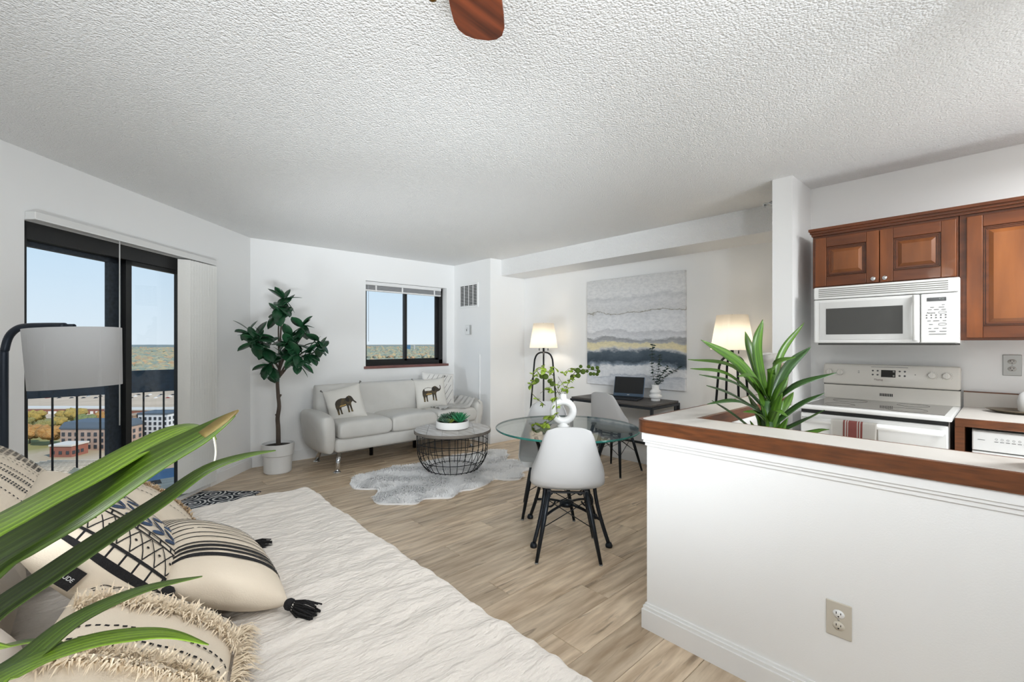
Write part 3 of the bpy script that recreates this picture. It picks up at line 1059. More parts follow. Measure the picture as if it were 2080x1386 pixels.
# ring vase with branches
vs = thing('ring_vase', 'white ring shaped ceramic vase with a hole on the glass table', 'vase', (2.41, 2.116, .7415), R(-42.3))
f = nb(); rr, tt = .069, .0255
tube(f, [(rr * math.cos(2 * math.pi * k / 40), 0, .110 + rr * math.sin(2 * math.pi * k / 40)) for k in range(40)], tt, 16, closed=True)
for vv in f.verts:
    pass
obj('ring_body', f, plastic_w, vs, smooth=True)
f = nb(); lathe(f, [(0, .21), (.017, .21), (.019, .232), (.0235, .234), (.024, .208), (.027, .19), (.02, .175)], 20); obj('neck', f, plastic_w, vs, smooth=True)
f = nb(); lathe(f, [(0, 0), (.042, 0), (.04, .010), (.03, .018), (.024, .034)], 20); obj('foot', f, plastic_w, vs, smooth=True)
br = thing('faux_branches', 'green leafy branches with round green pods in the ring vase', 'branches', (2.41, 2.116, .955))
br_m = M('olive_stem', '4C4A2E', .7); gl_m = M('spring_green_leaf', '6E8B22', .5, col2='9AAE3C', nscale=30, rnd=.25); ball_m = M('fuzzy_green_pod', '4F6A16', .9, col2='6C8826', nscale=60, bump=1, bscale=300)
STEMS = [[(2.406, 2.124, .94), (2.366, 2.16, 1.035), (2.363, 2.163, 1.098), (2.329, 2.193, 1.125), (2.293, 2.227, 1.147), (2.263, 2.254, 1.116), (2.246, 2.269, 1.062)],
         [(2.408, 2.118, .955), (2.392, 2.132, .982), (2.363, 2.14, .982), (2.352, 2.13, .937), (2.35, 2.125, .892), (2.35, 2.125, .834), (2.33, 2.15, .793), (2.305, 2.18, .772), (2.27, 2.22, .765)],
         [(2.416, 2.115, .94), (2.429, 2.103, 1.017), (2.452, 2.082, 1.08), (2.479, 2.058, 1.13), (2.528, 2.012, 1.143), (2.595, 1.952, 1.138)],
         [(2.409, 2.121, .95), (2.382, 2.145, 1.022), (2.392, 2.136, 1.062)], [(2.418, 2.112, .96), (2.422, 2.109, 1.008), (2.386, 2.142, 1.094)],
         [(2.372, 2.154, 1.04), (2.333, 2.19, 1.013), (2.293, 2.227, .977)], [(2.248, 2.268, 1.06), (2.249, 2.266, 1.0), (2.253, 2.263, .973), (2.28, 2.239, .937), (2.319, 2.202, .892)], [(2.475, 2.061, 1.135), (2.452, 2.082, 1.154), (2.422, 2.109, 1.127)]]
for s in STEMS:
    f = nb(); tube(f, curve(s, 4), .0022 if len(s) > 4 else .0014, 5); obj('stem', f, br_m, br, world=True)
BALLS = [(2.487, 2.022, 1.166, .0112), (2.491, 2.051, 1.136, .0179), (2.507, 2.018, 1.13, .017), (2.543, 2.01, 1.131, .0099), (2.553, 2.004, 1.163, .0121), (2.536, 1.958, 1.155, .0121), (2.558, 1.933, 1.158, .0121), (2.617, 1.968, 1.13, .0121), (2.539, 1.976, 1.115, .0121), (2.554, 1.96, 1.114, .0112), (2.62, 1.982, 1.108, .0112), (2.488, 2.046, 1.101, .0157), (2.481, 2.092, 1.092, .0148), (2.32, 2.2, 1.094, .0188), (2.309, 2.227, 1.095, .0157), (2.258, 2.221, 1.067, .0135), (2.364, 2.177, 1.043, .017), (2.363, 2.203, 1.06, .0135)]
bbm = nb(); bmesh.ops.create_icosphere(bbm, subdivisions=2, radius=1)
for fc in bbm.faces:
    fc.smooth = True
bme = bpy.data.meshes.new('pod'); bbm.to_mesh(bme); bbm.free(); bme.materials.append(ball_m)
for (x, y_, z, r_) in BALLS:
    o = inst('pod', bme, br, MW[br].inverted() @ Vector((x, y_, z)), (0, 0, 0)); o.scale = (r_ * 1.15, r_ * 1.15, r_ * 1.15)
lme = leaf_mesh('leaf', .052, .034, gl_m, .3, .1, 4)
LVS = [(2.275, 2.246, 1.138), (2.304, 2.25, 1.114), (2.275, 2.266, 1.101), (2.226, 2.229, 1.066), (2.265, 2.287, 1.037), (2.273, 2.257, 1.075), (2.302, 2.192, 1.149), (2.292, 2.164, 1.137), (2.336, 2.237, 1.159), (2.357, 2.164, 1.134), (2.369, 2.187, 1.146), (2.397, 2.183, 1.154), (2.368, 2.187, .997), (2.394, 2.192, .977), (2.358, 2.153, .947), (2.368, 2.16, .942), (2.358, 2.14, .893), (2.36, 2.14, .895), (2.36, 2.13, .837), (2.333, 2.136, .831), (2.309, 2.162, .817), (2.338, 2.147, .802), (2.31, 2.19, .775), (2.311, 2.201, .765), (2.289, 2.21, .765), (2.249, 2.24, .766), (2.416, 2.115, 1.008), (2.427, 2.089, 1.001), (2.431, 2.081, 1.014), (2.455, 2.09, 1.071), (2.452, 2.093, 1.062), (2.487, 2.105, 1.077), (2.406, 2.148, 1.025), (2.438, 2.12, 1.05), (2.479, 2.085, 1.15), (2.47, 2.09, 1.14), (2.442, 2.1, 1.133), (2.41, 2.11, 1.118), (2.275, 2.245, .937), (2.31, 2.21, .899), (2.372, 2.18, 1.068), (2.338, 2.195, 1.08), (2.388, 2.15, 1.038), (2.407, 2.11, 1.051), (2.49, 2.07, 1.105)]
for i, p in enumerate(LVS):
    for q in range(3):
        a = random.uniform(0, 6.28); el = random.uniform(-.9, .5)
        o = inst('leaf', lme, br, MW[br].inverted() @ Vector(p), aim(math.cos(a) * math.cos(el), math.sin(a) * math.cos(el), math.sin(el), random.uniform(-1, 1)))
        s = random.uniform(.55, 1.05) if i < 30 else random.uniform(.4, .6)
        o.scale = (s, s, s)
# ------------------------------------------------------------------ desk, laptop, desk vase
dk = thing('desk', 'narrow dark grey wood and black metal desk below the painting', 'desk', (4.13, 2.80, 0))
dw_m = M('dark_grey_wood', '4A4643', .5, col2='5C5753', nscale=5, nstretch=(6, 1, 1))
dm_m = M('charcoal_metal', '34373B', .42, .5)
f = nb(); box(f, 3.872, 2.30, .718, 4.40, 3.28, .738, bev=.003); obj('desk_top', f, dw_m, dk, world=True)
f = nb()
for a in ((3.870, 2.285, 3.895, 3.295), (4.377, 2.285, 4.402, 3.295)):
    box(f, a[0], a[1], .693, a[2], a[3], .718)
for yy in (2.285, 3.270):
    box(f, 3.895, yy, .693, 4.377, yy + .025, .718)
obj('apron_frame', f, dm_m, dk, world=True)
for (x, yy) in ((3.870, 2.285), (3.870, 3.270), (4.377, 2.285), (4.377, 3.270)):
    f = nb(); box(f, x, yy, 0, x + .025, yy + .025, .693); obj('leg', f, dm_m, dk, world=True)
for (x, yy) in ((4.315, 2.287), (4.315, 3.272)):
    f = nb(); box(f, x, yy, .30, x + .02, yy + .02, .693); obj('upright', f, dm_m, dk, world=True)
for yy in (2.287, 3.272):
    f = nb(); box(f, 3.895, yy, .28, 4.377, yy + .02, .30); obj('side_rail', f, dm_m, dk, world=True)
f = nb(); box(f, 4.38, 2.31, .23, 4.40, 3.27, .252); obj('back_rail', f, dm_m, dk, world=True)

lp = thing('laptop', 'open black laptop standing on the desk below the painting', 'laptop', (4.12, 2.755, .7385), R(-74))
scr_m = M('laptop_screen', '0B0D10', .12); lap_m = M('dark_grey_laptop', '23262B', .4, .2); bz_m = M('blue_grey_bezel', '47596B', .35, .3)
f = nb(); box(f, -.165, -.115, 0, .165, .115, .016, bev=.004); bo = obj('base', f, lap_m, lp)
f = nb()
for i in range(5):
    for j in range(13):
        box(f, -.148 + j * .0228, .005 + i * .0185, .016, -.130 + j * .0228, .019 + i * .0185, .0178)
obj('keyboard', f, blackp_m, bo)
f = nb(); box(f, -.045, -.1, .016, .045, -.04, .0166); obj('touchpad', f, dm_m, bo)
tl = Matrix.Translation((0, .112, .016)) @ Matrix.Rotation(R(-16), 4, 'X')
f = nb(); box(f, -.165, -.004, 0, .165, .004, .215, bev=.003, mtx=tl); ld = obj('lid', f, bz_m, lp)
f = nb(); box(f, -.158, -.0052, .032, .158, -.0042, .210, mtx=tl); obj('screen', f, scr_m, ld)
f = nb(); box(f, -.012, -.0052, .013, .012, -.0042, .021, mtx=tl); obj('maker_badge', f, brushed_m, ld)

dv = thing('desk_vase', 'small white vase of stacked rounded rings on the desk', 'vase', (4.21, 2.45, .7385))
f = nb(); lathe(f, [(0, 0), (.045, 0), (.047, .014), (.042, .022), (.058, .032), (.066, .046), (.060, .062), (.045, .072), (.055, .082), (.057, .098), (.045, .112), (.034, .122), (.036, .150), (.039, .165), (.031, .165), (.028, .12), (0, .115)], 32)
obj('vase_body', f, plastic_w, dv, smooth=True)
eu = thing('eucalyptus_stems', 'dark green eucalyptus stems in the white desk vase', 'branches', (4.21, 2.45, .86))
eu_m = M('dark_eucalyptus', '1F3530', .6, col2='2C4A42', nscale=20)
eme = leaf_mesh('leaf', .036, .026, eu_m, .1, .1, 3)
Rv = Vector((.7396, -.673, 0))
for (lat, zt, fw, sway) in ((-.033, 1.307, 0, -.02), (.06, 1.205, .03, .0), (.117, 1.09, -.03, -.02), (.24, 1.078, .0, -.04)):
    b0 = Vector((4.21, 2.45, .86)); tip = Vector((4.21, 2.45, 0)) + Rv * lat + Vector((fw, fw, zt))
    mid = b0.lerp(tip, .5) + Rv * sway
    pth = curve([b0, mid, tip], 7)
    f = nb(); tube(f, pth, .0017, 5); obj('stem', f, br_m, eu, world=True)
    for i in range(3, len(pth)):
        for q in range(3):
            a = q * 2.1 + i * 1.1
            o = inst('leaf', eme, eu, MW[eu].inverted() @ pth[i], aim(math.cos(a), math.sin(a), random.uniform(-.2, .7), random.uniform(-.6, .6)))
            s = random.uniform(.7, 1.1); o.scale = (s, s, s)

# ------------------------------------------------------------------ painting
pt = thing('painting', 'large square abstract canvas of grey, white, gold and slate bands', 'painting', (4.41, 2.862, .838))
am = bpy.data.materials.new('abstract_strata'); am.use_nodes = True
nt = am.node_tree; pb = nt.nodes['Principled BSDF']; pb.inputs['Roughness'].default_value = .6
t = nt.nodes.new('ShaderNodeTexCoord'); sp_ = nt.nodes.new('ShaderNodeSeparateXYZ')
nt.links.new(t.outputs['Object'], sp_.inputs[0])
n1 = nt.nodes.new('ShaderNodeTexNoise'); n1.inputs['Scale'].default_value = 1.9; n1.inputs['Detail'].default_value = 9; n1.inputs['Roughness'].default_value = .62
m1 = nt.nodes.new('ShaderNodeMapping'); m1.inputs['Scale'].default_value = (1, .9, 1.8); nt.links.new(t.outputs['Object'], m1.inputs[0]); nt.links.new(m1.outputs[0], n1.inputs['Vector'])
mr = nt.nodes.new('ShaderNodeMapRange'); mr.inputs['To Min'].default_value = -.17; mr.inputs['To Max'].default_value = .17
nt.links.new(n1.outputs['Fac'], mr.inputs[0])
ad = nt.nodes.new('ShaderNodeMath'); ad.operation = 'ADD'; nt.links.new(sp_.outputs['Z'], ad.inputs[0]); nt.links.new(mr.outputs[0], ad.inputs[1])
dv_ = nt.nodes.new('ShaderNodeMath'); dv_.operation = 'DIVIDE'; nt.links.new(ad.outputs[0], dv_.inputs[0]); dv_.inputs[1].default_value = 1.236
rr_ = nt.nodes.new('ShaderNodeValToRGB'); cr = rr_.color_ramp
stops = [(0, 'E6E7EA'), (.09, 'D9DCE1'), (.10, 'BFC4CC'), (.115, 'E9EAEC'), (.185, 'E9EAEC'), (.20, '8A96A3'), (.225, '3A4854'), (.29, '56646F'), (.315, 'C9CACC'), (.33, 'E6DEC4'), (.345, 'EBE0B8'), (.385, 'E4DAB4'), (.395, 'B9B9B8'), (.42, '9C9DA0'), (.44, 'E2E3E5'), (.50, 'CFD0D3'), (.515, 'ECEDEF'), (.62, 'E6E7E9'), (.665, 'D9DADC'), (.672, '8F8A7C'), (.68, 'D9D9D9'), (.78, 'E2E2E3'), (.83, 'D3D4D5'), (.86, 'E8E8E8'), (1, 'DCDCDB')]
cr.elements[0].position = 0; cr.elements[0].color = lin(stops[0][1]); cr.elements[1].position = 1; cr.elements[1].color = lin(stops[-1][1])
for p_, c_ in stops[1:-1]:
    e_ = cr.elements.new(p_); e_.color = lin(c_)
nt.links.new(dv_.outputs[0], rr_.inputs[0])
n2 = nt.nodes.new('ShaderNodeTexNoise'); n2.inputs['Scale'].default_value = 26; n2.inputs['Detail'].default_value = 8; n2.inputs['Roughness'].default_value = .7
m2 = nt.nodes.new('ShaderNodeMapping'); m2.inputs['Scale'].default_value = (1, .7, 1.6); nt.links.new(t.outputs['Object'], m2.inputs[0]); nt.links.new(m2.outputs[0], n2.inputs['Vector'])
r2 = nt.nodes.new('ShaderNodeValToRGB'); r2.color_ramp.elements[0].position = .36; r2.color_ramp.elements[1].position = .58
r2.color_ramp.elements[0].color = (.62, .64, .67, 1); r2.color_ramp.elements[1].color = (1, 1, 1, 1); nt.links.new(n2.outputs['Fac'], r2.inputs[0])
mxp = nt.nodes.new('ShaderNodeMix'); mxp.data_type = 'RGBA'; mxp.blend_type = 'MULTIPLY'; mxp.inputs['Factor'].default_value = .42
nt.links.new(rr_.outputs[0], mxp.inputs['A']); nt.links.new(r2.outputs[0], mxp.inputs['B']); nt.links.new(mxp.outputs['Result'], pb.inputs['Base Color'])
f = nb(); box(f, 4.412, 2.237, .838, 4.449, 3.488, 2.074, bev=.003); obj('canvas', f, am, pt, world=True)

# ------------------------------------------------------------------ arched floor lamps (lit)
def arch_lamp(label, x, y_):
    t = thing('floor_lamp', label, 'lamp', (x, y_, 0), R(43.7), group='arched black floor lamps with white shades')
    for k in range(2):
        for s in (-1, 1):
            pts = [(0, 1.215), (.045, 1.208), (.082, 1.185), (.105, 1.14), (.118, 1.06), (.155, .60), (.205, .0)]
            m = Matrix.Rotation(k * math.pi / 2, 4, 'Z')
            f = nb(); tube(f, curve([m @ Vector((s * a, 0, b)) for a, b in pts], 4), .0105, 8); obj('leg', f, black_m, t, smooth=True)
    f = nb(); tube(f, [(0, 0, 1.19), (0, 0, 1.50)], .013, 10); obj('stem', f, M('gunmetal', '45474A', .35, .8) if 'gunmetal' not in MATS else MATS['gunmetal'], t)
    f = nb(); lathe(f, [(.177, 1.27), (.128, 1.576)], 40); bmesh.ops.solidify(f, geom=f.faces[:], thickness=.002)
    sm_ = MATS.get('lit_linen_shade')
    if sm_ is None:
        sm_ = M('lit_linen_shade', 'F4F0E8', .9)
        n_ = sm_.node_tree; bs = n_.nodes['Principled BSDF']; tr = n_.nodes.new('ShaderNodeBsdfTranslucent'); tr.inputs[0].default_value = (.95, .92, .86, 1)
        mx_ = n_.nodes.new('ShaderNodeMixShader'); mx_.inputs[0].default_value = .5
        n_.links.new(bs.outputs[0], mx_.inputs[1]); n_.links.new(tr.outputs[0], mx_.inputs[2]); n_.links.new(mx_.outputs[0], n_.nodes['Material Output'].inputs[0])
    obj('lamp_shade', f, sm_, t, smooth=True)
    f = nb(); lathe(f, [(0, 0), (.028, .02), (.032, .05), (.02, .085), (0, .095)], 16, c=(0, 0, 1.43)); obj('bulb', f, M('lamp_bulb', 'FFE9C8', .5, emit=4, emitcol='FFE3BC') if 'lamp_bulb' not in MATS else MATS['lamp_bulb'], t, smooth=True)
    f = nb()
    for q in range(3):
        a = q * 2.094; tube(f, [(0, 0, 1.50), (.15 * math.cos(a), .15 * math.sin(a), 1.44)], .002, 5)
    tube(f, [(0, 0, 1.49), (0, 0, 1.585)], .004, 6); obj('shade_spider', f, brushed_m, t)
    for s in (-1, 1):
        f = nb(); tube(f, [(0, s * .055, 1.30), (0, s * .055, 1.262)], .002, 5); tube(f, [(0, s * .055, 1.262), (0, s * .055, 1.235)], .0055, 8); obj('pull_chain', f, black_m, t)
    l = bpy.data.lights.new('lamp_light', 'POINT'); l.energy = 3.2; l.color = (1, .90, .76); l.shadow_soft_size = .05
    lo = bpy.data.objects.new('lamp_light', l); C.objects.link(lo); lo.parent = t; lo.location = (0, 0, 1.40)
    return t


arch_lamp('lit floor lamp on arched black legs left of the painting', 4.15, 3.97)
arch_lamp('lit floor lamp on arched black legs right of the painting, behind the bar plant', 4.15, 1.667)

# ------------------------------------------------------------------ tree in white pot
tr_ = thing('potted_tree', 'artificial rubber tree with dark glossy leaves in the room corner', 'tree', (1.372, 5.095, 0))
f = nb(); lathe(f, [(0, 0), (.118, 0), (.130, .012), (.134, .17), (.134, .178), (.150, .186), (.154, .30), (.142, .30), (.138, .27), (0, .27)], 40)
obj('pot', f, M('white_matt_pot', 'E4E4E3', .45), tr_, smooth=True, auto=35)
f = nb(); lathe(f, [(0, .275), (.138, .272)], 24); obj('soil', f, MATS['dark_soil'], tr_)
bark = M('grey_brown_bark', '4A4038', .85, col2='5F544A', nscale=12, nstretch=(1, 1, .4), bump=.5, bscale=50)
TRK = [(1.376, 5.09, .26), (1.374, 5.088, .45), (1.366, 5.078, .56), (1.378, 5.07, .68), (1.368, 5.07, .80), (1.36, 5.06, .95), (1.372, 5.03, 1.08)]
f = nb(); tube(f, curve(TRK, 4), [.023 - .008 * i / (len(TRK) * 4 - 4) for i in range((len(TRK) - 1) * 4 + 1)], 9)
tube(f, [(1.37, 5.07, .76), (1.392, 5.055, .80)], [.013, .009], 7); tube(f, [(1.37, 5.08, .57), (1.35, 5.085, .60)], [.014, .01], 7)
obj('trunk', f, bark, tr_, world=True, smooth=True)
NODES = [((1.395, 4.977, 1.745), 13, 1), ((1.097, 4.789, 1.376), 11, 1), ((1.405, 4.806, 1.348), 14, 1), ((1.256, 4.941, 1.108), 11, 1), ((1.652, 4.716, 1.317), 10, .85), ((1.446, 4.701, 1.179), 13, 1), ((1.524, 4.833, 1.49), 9, .9), ((1.325, 4.879, 1.66), 7, 1), ((1.034, 4.738, 1.448), 6, .9), ((1.19, 4.83, 1.29), 6, 1), ((1.36, 4.86, 1.22), 8, 1), ((1.56, 4.72, 1.26), 7, .9), ((1.46, 4.80, 1.30), 8, 1)]
hub = Vector((1.365, 5.05, .97))
for p, n, s in NODES[:9]:
    p = Vector(p)
    b_ = hub if p.z < 1.42 else Vector((1.372, 5.03, 1.06))
    mid = b_.lerp(p, .5) + Vector((0, .03, .05))
    f = nb(); tube(f, curve([b_, mid, p], 5), [.011 - .006 * i / 10 for i in range(11)], 7); obj('branch', f, bark, tr_, world=True, smooth=True)
rub_m = M('dark_rubber_leaf', '12351F', .32, col2='245233', nscale=14, ramp=(.3, .75), rnd=.22)
rme = leaf_mesh('leaf', .175, .105, rub_m, .12, .12, 6)
for p, n, s in NODES:
    for i in range(int(n * 1.3)):
        a = i * 2.399 + random.uniform(-.3, .3); el = random.uniform(-1.0, .2)
        if i % 4 == 0:
            el = random.uniform(.5, 1.2)
        q = Vector(p) + Vector((0, 0, random.uniform(-.05, .04)))
        o = inst('leaf', rme, tr_, MW[tr_].inverted() @ q, aim(math.cos(a) * math.cos(el), math.sin(a) * math.cos(el), math.sin(el), random.uniform(-.5, .5)))
        k = s * random.uniform(.75, 1.08); o.scale = (k, k, k)

# ------------------------------------------------------------------ drum shade lamp beside the sliding door
drum_m = M('white_drum_shade', 'F2F2F2', .9, spec=.1)
n_ = drum_m.node_tree; tl_ = n_.nodes.new('ShaderNodeBsdfTranslucent'); tl_.inputs[0].default_value = (.9, .9, .9, 1)
mx_ = n_.nodes.new('ShaderNodeMixShader'); mx_.inputs[0].default_value = .35
n_.links.new(n_.nodes['Principled BSDF'].outputs[0], mx_.inputs[1]); n_.links.new(tl_.outputs[0], mx_.inputs[2]); n_.links.new(mx_.outputs[0], n_.nodes['Material Output'].inputs[0])
al = thing('reading_lamp', 'floor lamp with a white drum shade on a dark arm by the sliding door', 'lamp', (-.300, 2.93, 0))
navy = M('dark_navy_metal', '232B36', .4, .4)
f = nb(); tube(f, curve([(-.300, 2.93, .02), (-.300, 2.93, .70), (-.300, 2.93, 1.24), (-.297, 2.927, 1.30), (-.285, 2.917, 1.355), (-.262, 2.897, 1.388), (-.232, 2.87, 1.40), (-.17, 2.815, 1.403), (-.105, 2.757, 1.403)], 5), .0145, 10); obj('pole', f, navy, al, world=True, smooth=True)
f = nb(); tube(f, [(-.15, 2.797, 1.404), (-.075, 2.73, 1.404)], .008, 8); tube(f, [(-.075, 2.73, 1.408), (-.075, 2.73, 1.375)], .006, 8); obj('shade_hook', f, navy, al, world=True)
f = nb(); lathe(f, [(0, 0), (.13, 0), (.13, .02), (.02, .028), (0, .028)], 32, c=(-.300, 2.93, 0)); obj('base', f, navy, al, world=True, smooth=True, auto=40)
f = nb(); lathe(f, [(.152, -.125), (.160, .130)], 56); bmesh.ops.solidify(f, geom=f.faces[:], thickness=.003)
shm = Matrix.Translation((-.072, 2.752, 1.262)) @ Matrix.Rotation(R(-3), 4, Vector((.673, .7396, 0)))
f.transform(shm); obj('lamp_shade', f, drum_m, al, world=True, smooth=True)
f = nb()
for q in range(3):
    a = q * 2.094; tube(f, [(0, 0, .115), (.154 * math.cos(a), .154 * math.sin(a), .115)], .0025, 5)
f.transform(shm); obj('shade_spider', f, brushed_m, al, world=True)
f = nb()
for z in (.93, .905):
    lathe(f, [(0, .012), (.006, .01), (.006, 0)], 8, c=(0, 0, 0)); f.transform(Matrix.Identity(4))
f.free()

# ------------------------------------------------------------------ patterned mat by the door
pm_ = bpy.data.materials.new('scroll_pattern'); pm_.use_nodes = True
nt = pm_.node_tree; pb = nt.nodes['Principled BSDF']; pb.inputs['Roughness'].default_value = .95
t = nt.nodes.new('ShaderNodeTexCoord')
vr = nt.nodes.new('ShaderNodeTexVoronoi'); vr.inputs['Scale'].default_value = 5.5; vr.inputs['Randomness'].default_value = .25; nt.links.new(t.outputs['Object'], vr.inputs['Vector'])
sn = nt.nodes.new('ShaderNodeMath'); sn.operation = 'MULTIPLY'; sn.inputs[1].default_value = 34; nt.links.new(vr.outputs['Distance'], sn.inputs[0])
nz = nt.nodes.new('ShaderNodeTexNoise'); nz.inputs['Scale'].default_value = 16; nt.links.new(t.outputs['Object'], nz.inputs['Vector'])
nm = nt.nodes.new('ShaderNodeMath'); nm.operation = 'MULTIPLY'; nm.inputs[1].default_value = 6; nt.links.new(nz.outputs['Fac'], nm.inputs[0])
aa = nt.nodes.new('ShaderNodeMath'); aa.operation = 'ADD'; nt.links.new(sn.outputs[0], aa.inputs[0]); nt.links.new(nm.outputs[0], aa.inputs[1])
s2 = nt.nodes.new('ShaderNodeMath'); s2.operation = 'SINE'; nt.links.new(aa.outputs[0], s2.inputs[0])
rq = nt.nodes.new('ShaderNodeValToRGB'); rq.color_ramp.elements[0].position = .30; rq.color_ramp.elements[1].position = .42
rq.color_ramp.elements[0].color = lin('1E222C'); rq.color_ramp.elements[1].color = lin('D9D8D5')
nt.links.new(s2.outputs[0], rq.inputs[0]); nt.links.new(rq.outputs[0], pb.inputs['Base Color'])
mt = nb(); box(mt, -1.75, -.56, .001, -.79, -.03, .009, bev=.003); mt.transform(LW)
tag(rebase(obj('door_mat', mt, pm_)), 'black and white scroll patterned mat behind the bed by the door', 'mat')
# ------------------------------------------------------------------ bed
BX0, BX1, BY0, BY1, BZ = -1.05, .875, .60, 2.62, .55
bd = thing('bed', 'low upholstered bed under the white crinkled coverlet', 'bed', (-.1, 1.6, 0))
f = nb(); box(f, BX0, BY0 + .02, .10, BX1 - .05, BY1 - .05, .27, bev=.01); obj('bed_base', f, M('grey_upholstery', '8C8883', .9), bd, world=True)
f = nb(); box(f, BX0, BY0 + .02, .27, BX1 - .045, BY1 - .045, .505, bev=.05, seg=3); obj('mattress', f, M('white_ticking', 'E4E2DE', .9), bd, world=True, smooth=True, auto=50)
f = nb(); box(f, BX0 - .07, BY0, .0, BX0, BY1, .86, bev=.03, seg=3); obj('headboard', f, MATS['grey_upholstery'], bd, world=True, smooth=True, auto=50)
for (x, y_) in ((BX0 + .1, BY0 + .12), (BX0 + .1, BY1 - .15), (BX1 - .15, BY0 + .12), (BX1 - .15, BY1 - .15)):
    f = nb(); tube(f, [(x, y_, .1), (x, y_, 0)], .025, 10); obj('leg', f, blackp_m, bd, world=True)
# coverlet: crinkled cloth over the mattress with draped sides
cov_m = M('crinkled_white_cotton', 'E4DDD5', .9, bump=.6, bscale=26, bstretch=(1.0, 2.3, 1), bdetail=4, bdist=.022)
f = nb(); nx_, ny_ = 190, 220
g_ = {}
ov = .22
for i in range(nx_ + 1):
    for j in range(ny_ + 1):
        a = BX0 + .06 + (BX1 + ov - BX0 - .06) * i / nx_
        b = BY0 - ov + (BY1 - BY0 + 2 * ov) * j / ny_
        x, y_, z = a, b, BZ
        ex, ey = max(0, a - (BX1 - .06)), max(max(0, b - (BY1 - .06)), max(0, (BY0 + .06) - b))
        r_ = .06

        def roll(t):                                   # arc over the edge, then straight down
            q = t / r_
            if q < math.pi / 2:
                return r_ * math.sin(q), r_ * (1 - math.cos(q))
            return r_, r_ + (t - r_ * math.pi / 2)
        hx, vx = roll(ex); hy, vy = roll(ey)
        if a > BX1 - .06:
            x = BX1 - .06 + hx + .02 * math.sin(b * 16) * min(1, vx / .1)
        if b > BY1 - .06:
            y_ = BY1 - .06 + hy + .02 * math.sin(a * 15) * min(1, vy / .1)
        elif b < BY0 + .06:
            y_ = BY0 + .06 - hy - .02 * math.sin(a * 15) * min(1, vy / .1)
        z = BZ - max(vx, vy) - .25 * min(vx, vy)
        cr_ = 1 if max(vx, vy) < .02 else .4
        z += cr_ * (.010 * noise.noise((a * 6, b * 15, 0)) + .008 * noise.noise((a * 14, b * 32, 4)) + .016 * noise.noise((a * 1.6, b * 1.6, 9)))
        g_[i, j] = f.verts.new((x, y_, z))
for i in range(nx_):
    for j in range(ny_):
        f.faces.new((g_[i, j], g_[i + 1, j], g_[i + 1, j + 1], g_[i, j + 1]))
tag(rebase(obj('coverlet', f, cov_m, smooth=True)), 'white crinkled cotton coverlet spread over the bed', 'coverlet')

# ------------------------------------------------------------------ pillows on the bed
crm = M('cream_cotton', 'DCCFBC', .9, bump=.12, bscale=300)
wht = M('white_pillowcase', 'E2DAD0', .85, bump=.08, bscale=60)
ink = M('black_yarn', '1B1A1C', .95, bump=.6, bscale=300)
navy_i = M('navy_embroidery', '202C42', .85, col2='4A6E9C', nscale=3.2, ramp=(.40, .60), bump=.3, bscale=250)
cotton = M('cream_fringe', 'E3D2B8', .95)


def tassel(pl, pos, dirv, ln_=.085, n=46):
    d = Vector(dirv).normalized(); p = Vector(pos)
    f = nb()
    for q in range(n):
        a, r_ = q * 2.399, .016 * math.sqrt(q / n)
        u = d.cross(Vector((.3, .2, .9))).normalized(); w = d.cross(u)
        o_ = u * math.cos(a) * r_ + w * math.sin(a) * r_
        tube(f, [p + d * .012 + o_ * .6, p + d * (.012 + ln_ * .5) + o_ * 1.6, p + d * (.012 + ln_ * random.uniform(.85, 1.1)) + o_ * 1.5 + Vector((0, 0, random.uniform(-.006, .006)))], .0022, 4)
    t_ = obj('tassel', f, ink, pl)
    f = nb(); q = bmesh.ops.create_icosphere(f, subdivisions=2, radius=.017, matrix=Matrix.Translation(p + d * .012)); obj('tassel_knot', f, ink, t_, smooth=True)
    f = nb(); tube(f, [p + d * .028 + (d.cross(Vector((.3, .2, .9))).normalized() * math.cos(k * .785) + d.cross(d.cross(Vector((.3, .2, .9))).normalized()) * math.sin(k * .785)) * .0125 for k in range(8)], .0028, 5, closed=True); obj('tassel_band', f, M('white_cord', 'E4E0D8', .9) if 'white_cord' not in MATS else MATS['white_cord'], t_)


def fringe(pl, rows, dims, ln_=.04, dens=420, mat=None):
    """short cotton fringe standing on lines across the cover"""
    w, h, d, p, power, rc, pinch = dims
    f = nb()
    for (x0, y0, x1, y1, dirx, diry, frac) in rows:
        for k in range(int(dens * frac)):
            t = random.random()
            x, y_ = x0 + (x1 - x0) * t, y0 + (y1 - y0) * t
            u, v = max(-.99, min(.99, 2 * x / w)), max(-.99, min(.99, 2 * y_ / h))
            z = surf(u, v, w, h, d, p, power, rc, pinch)[2]
            L_ = ln_ * random.uniform(.6, 1.2)
            dx = dirx + random.uniform(-.5, .5); dy = diry + random.uniform(-.5, .5)
            P0 = Vector((x, y_, z)); P1 = P0 + Vector((dx, dy, random.uniform(.2, .9))) * L_ * .55; P2 = P1 + Vector((dx * 1.1, dy * 1.1, random.uniform(-.6, .2))) * L_ * .5
            sd = Vector((-dy, dx, 0)).normalized() * .0018
            a, b, c_, d_, e_ = [f.verts.new(q) for q in (P0 - sd, P0 + sd, P1 + sd, P1 - sd, P2)]
            f.faces.new((a, b, c_, d_)); f.faces.new((d_, c_, e_))
    o = obj('fringe', f, mat or cotton, pl); o['kind'] = 'stuff'


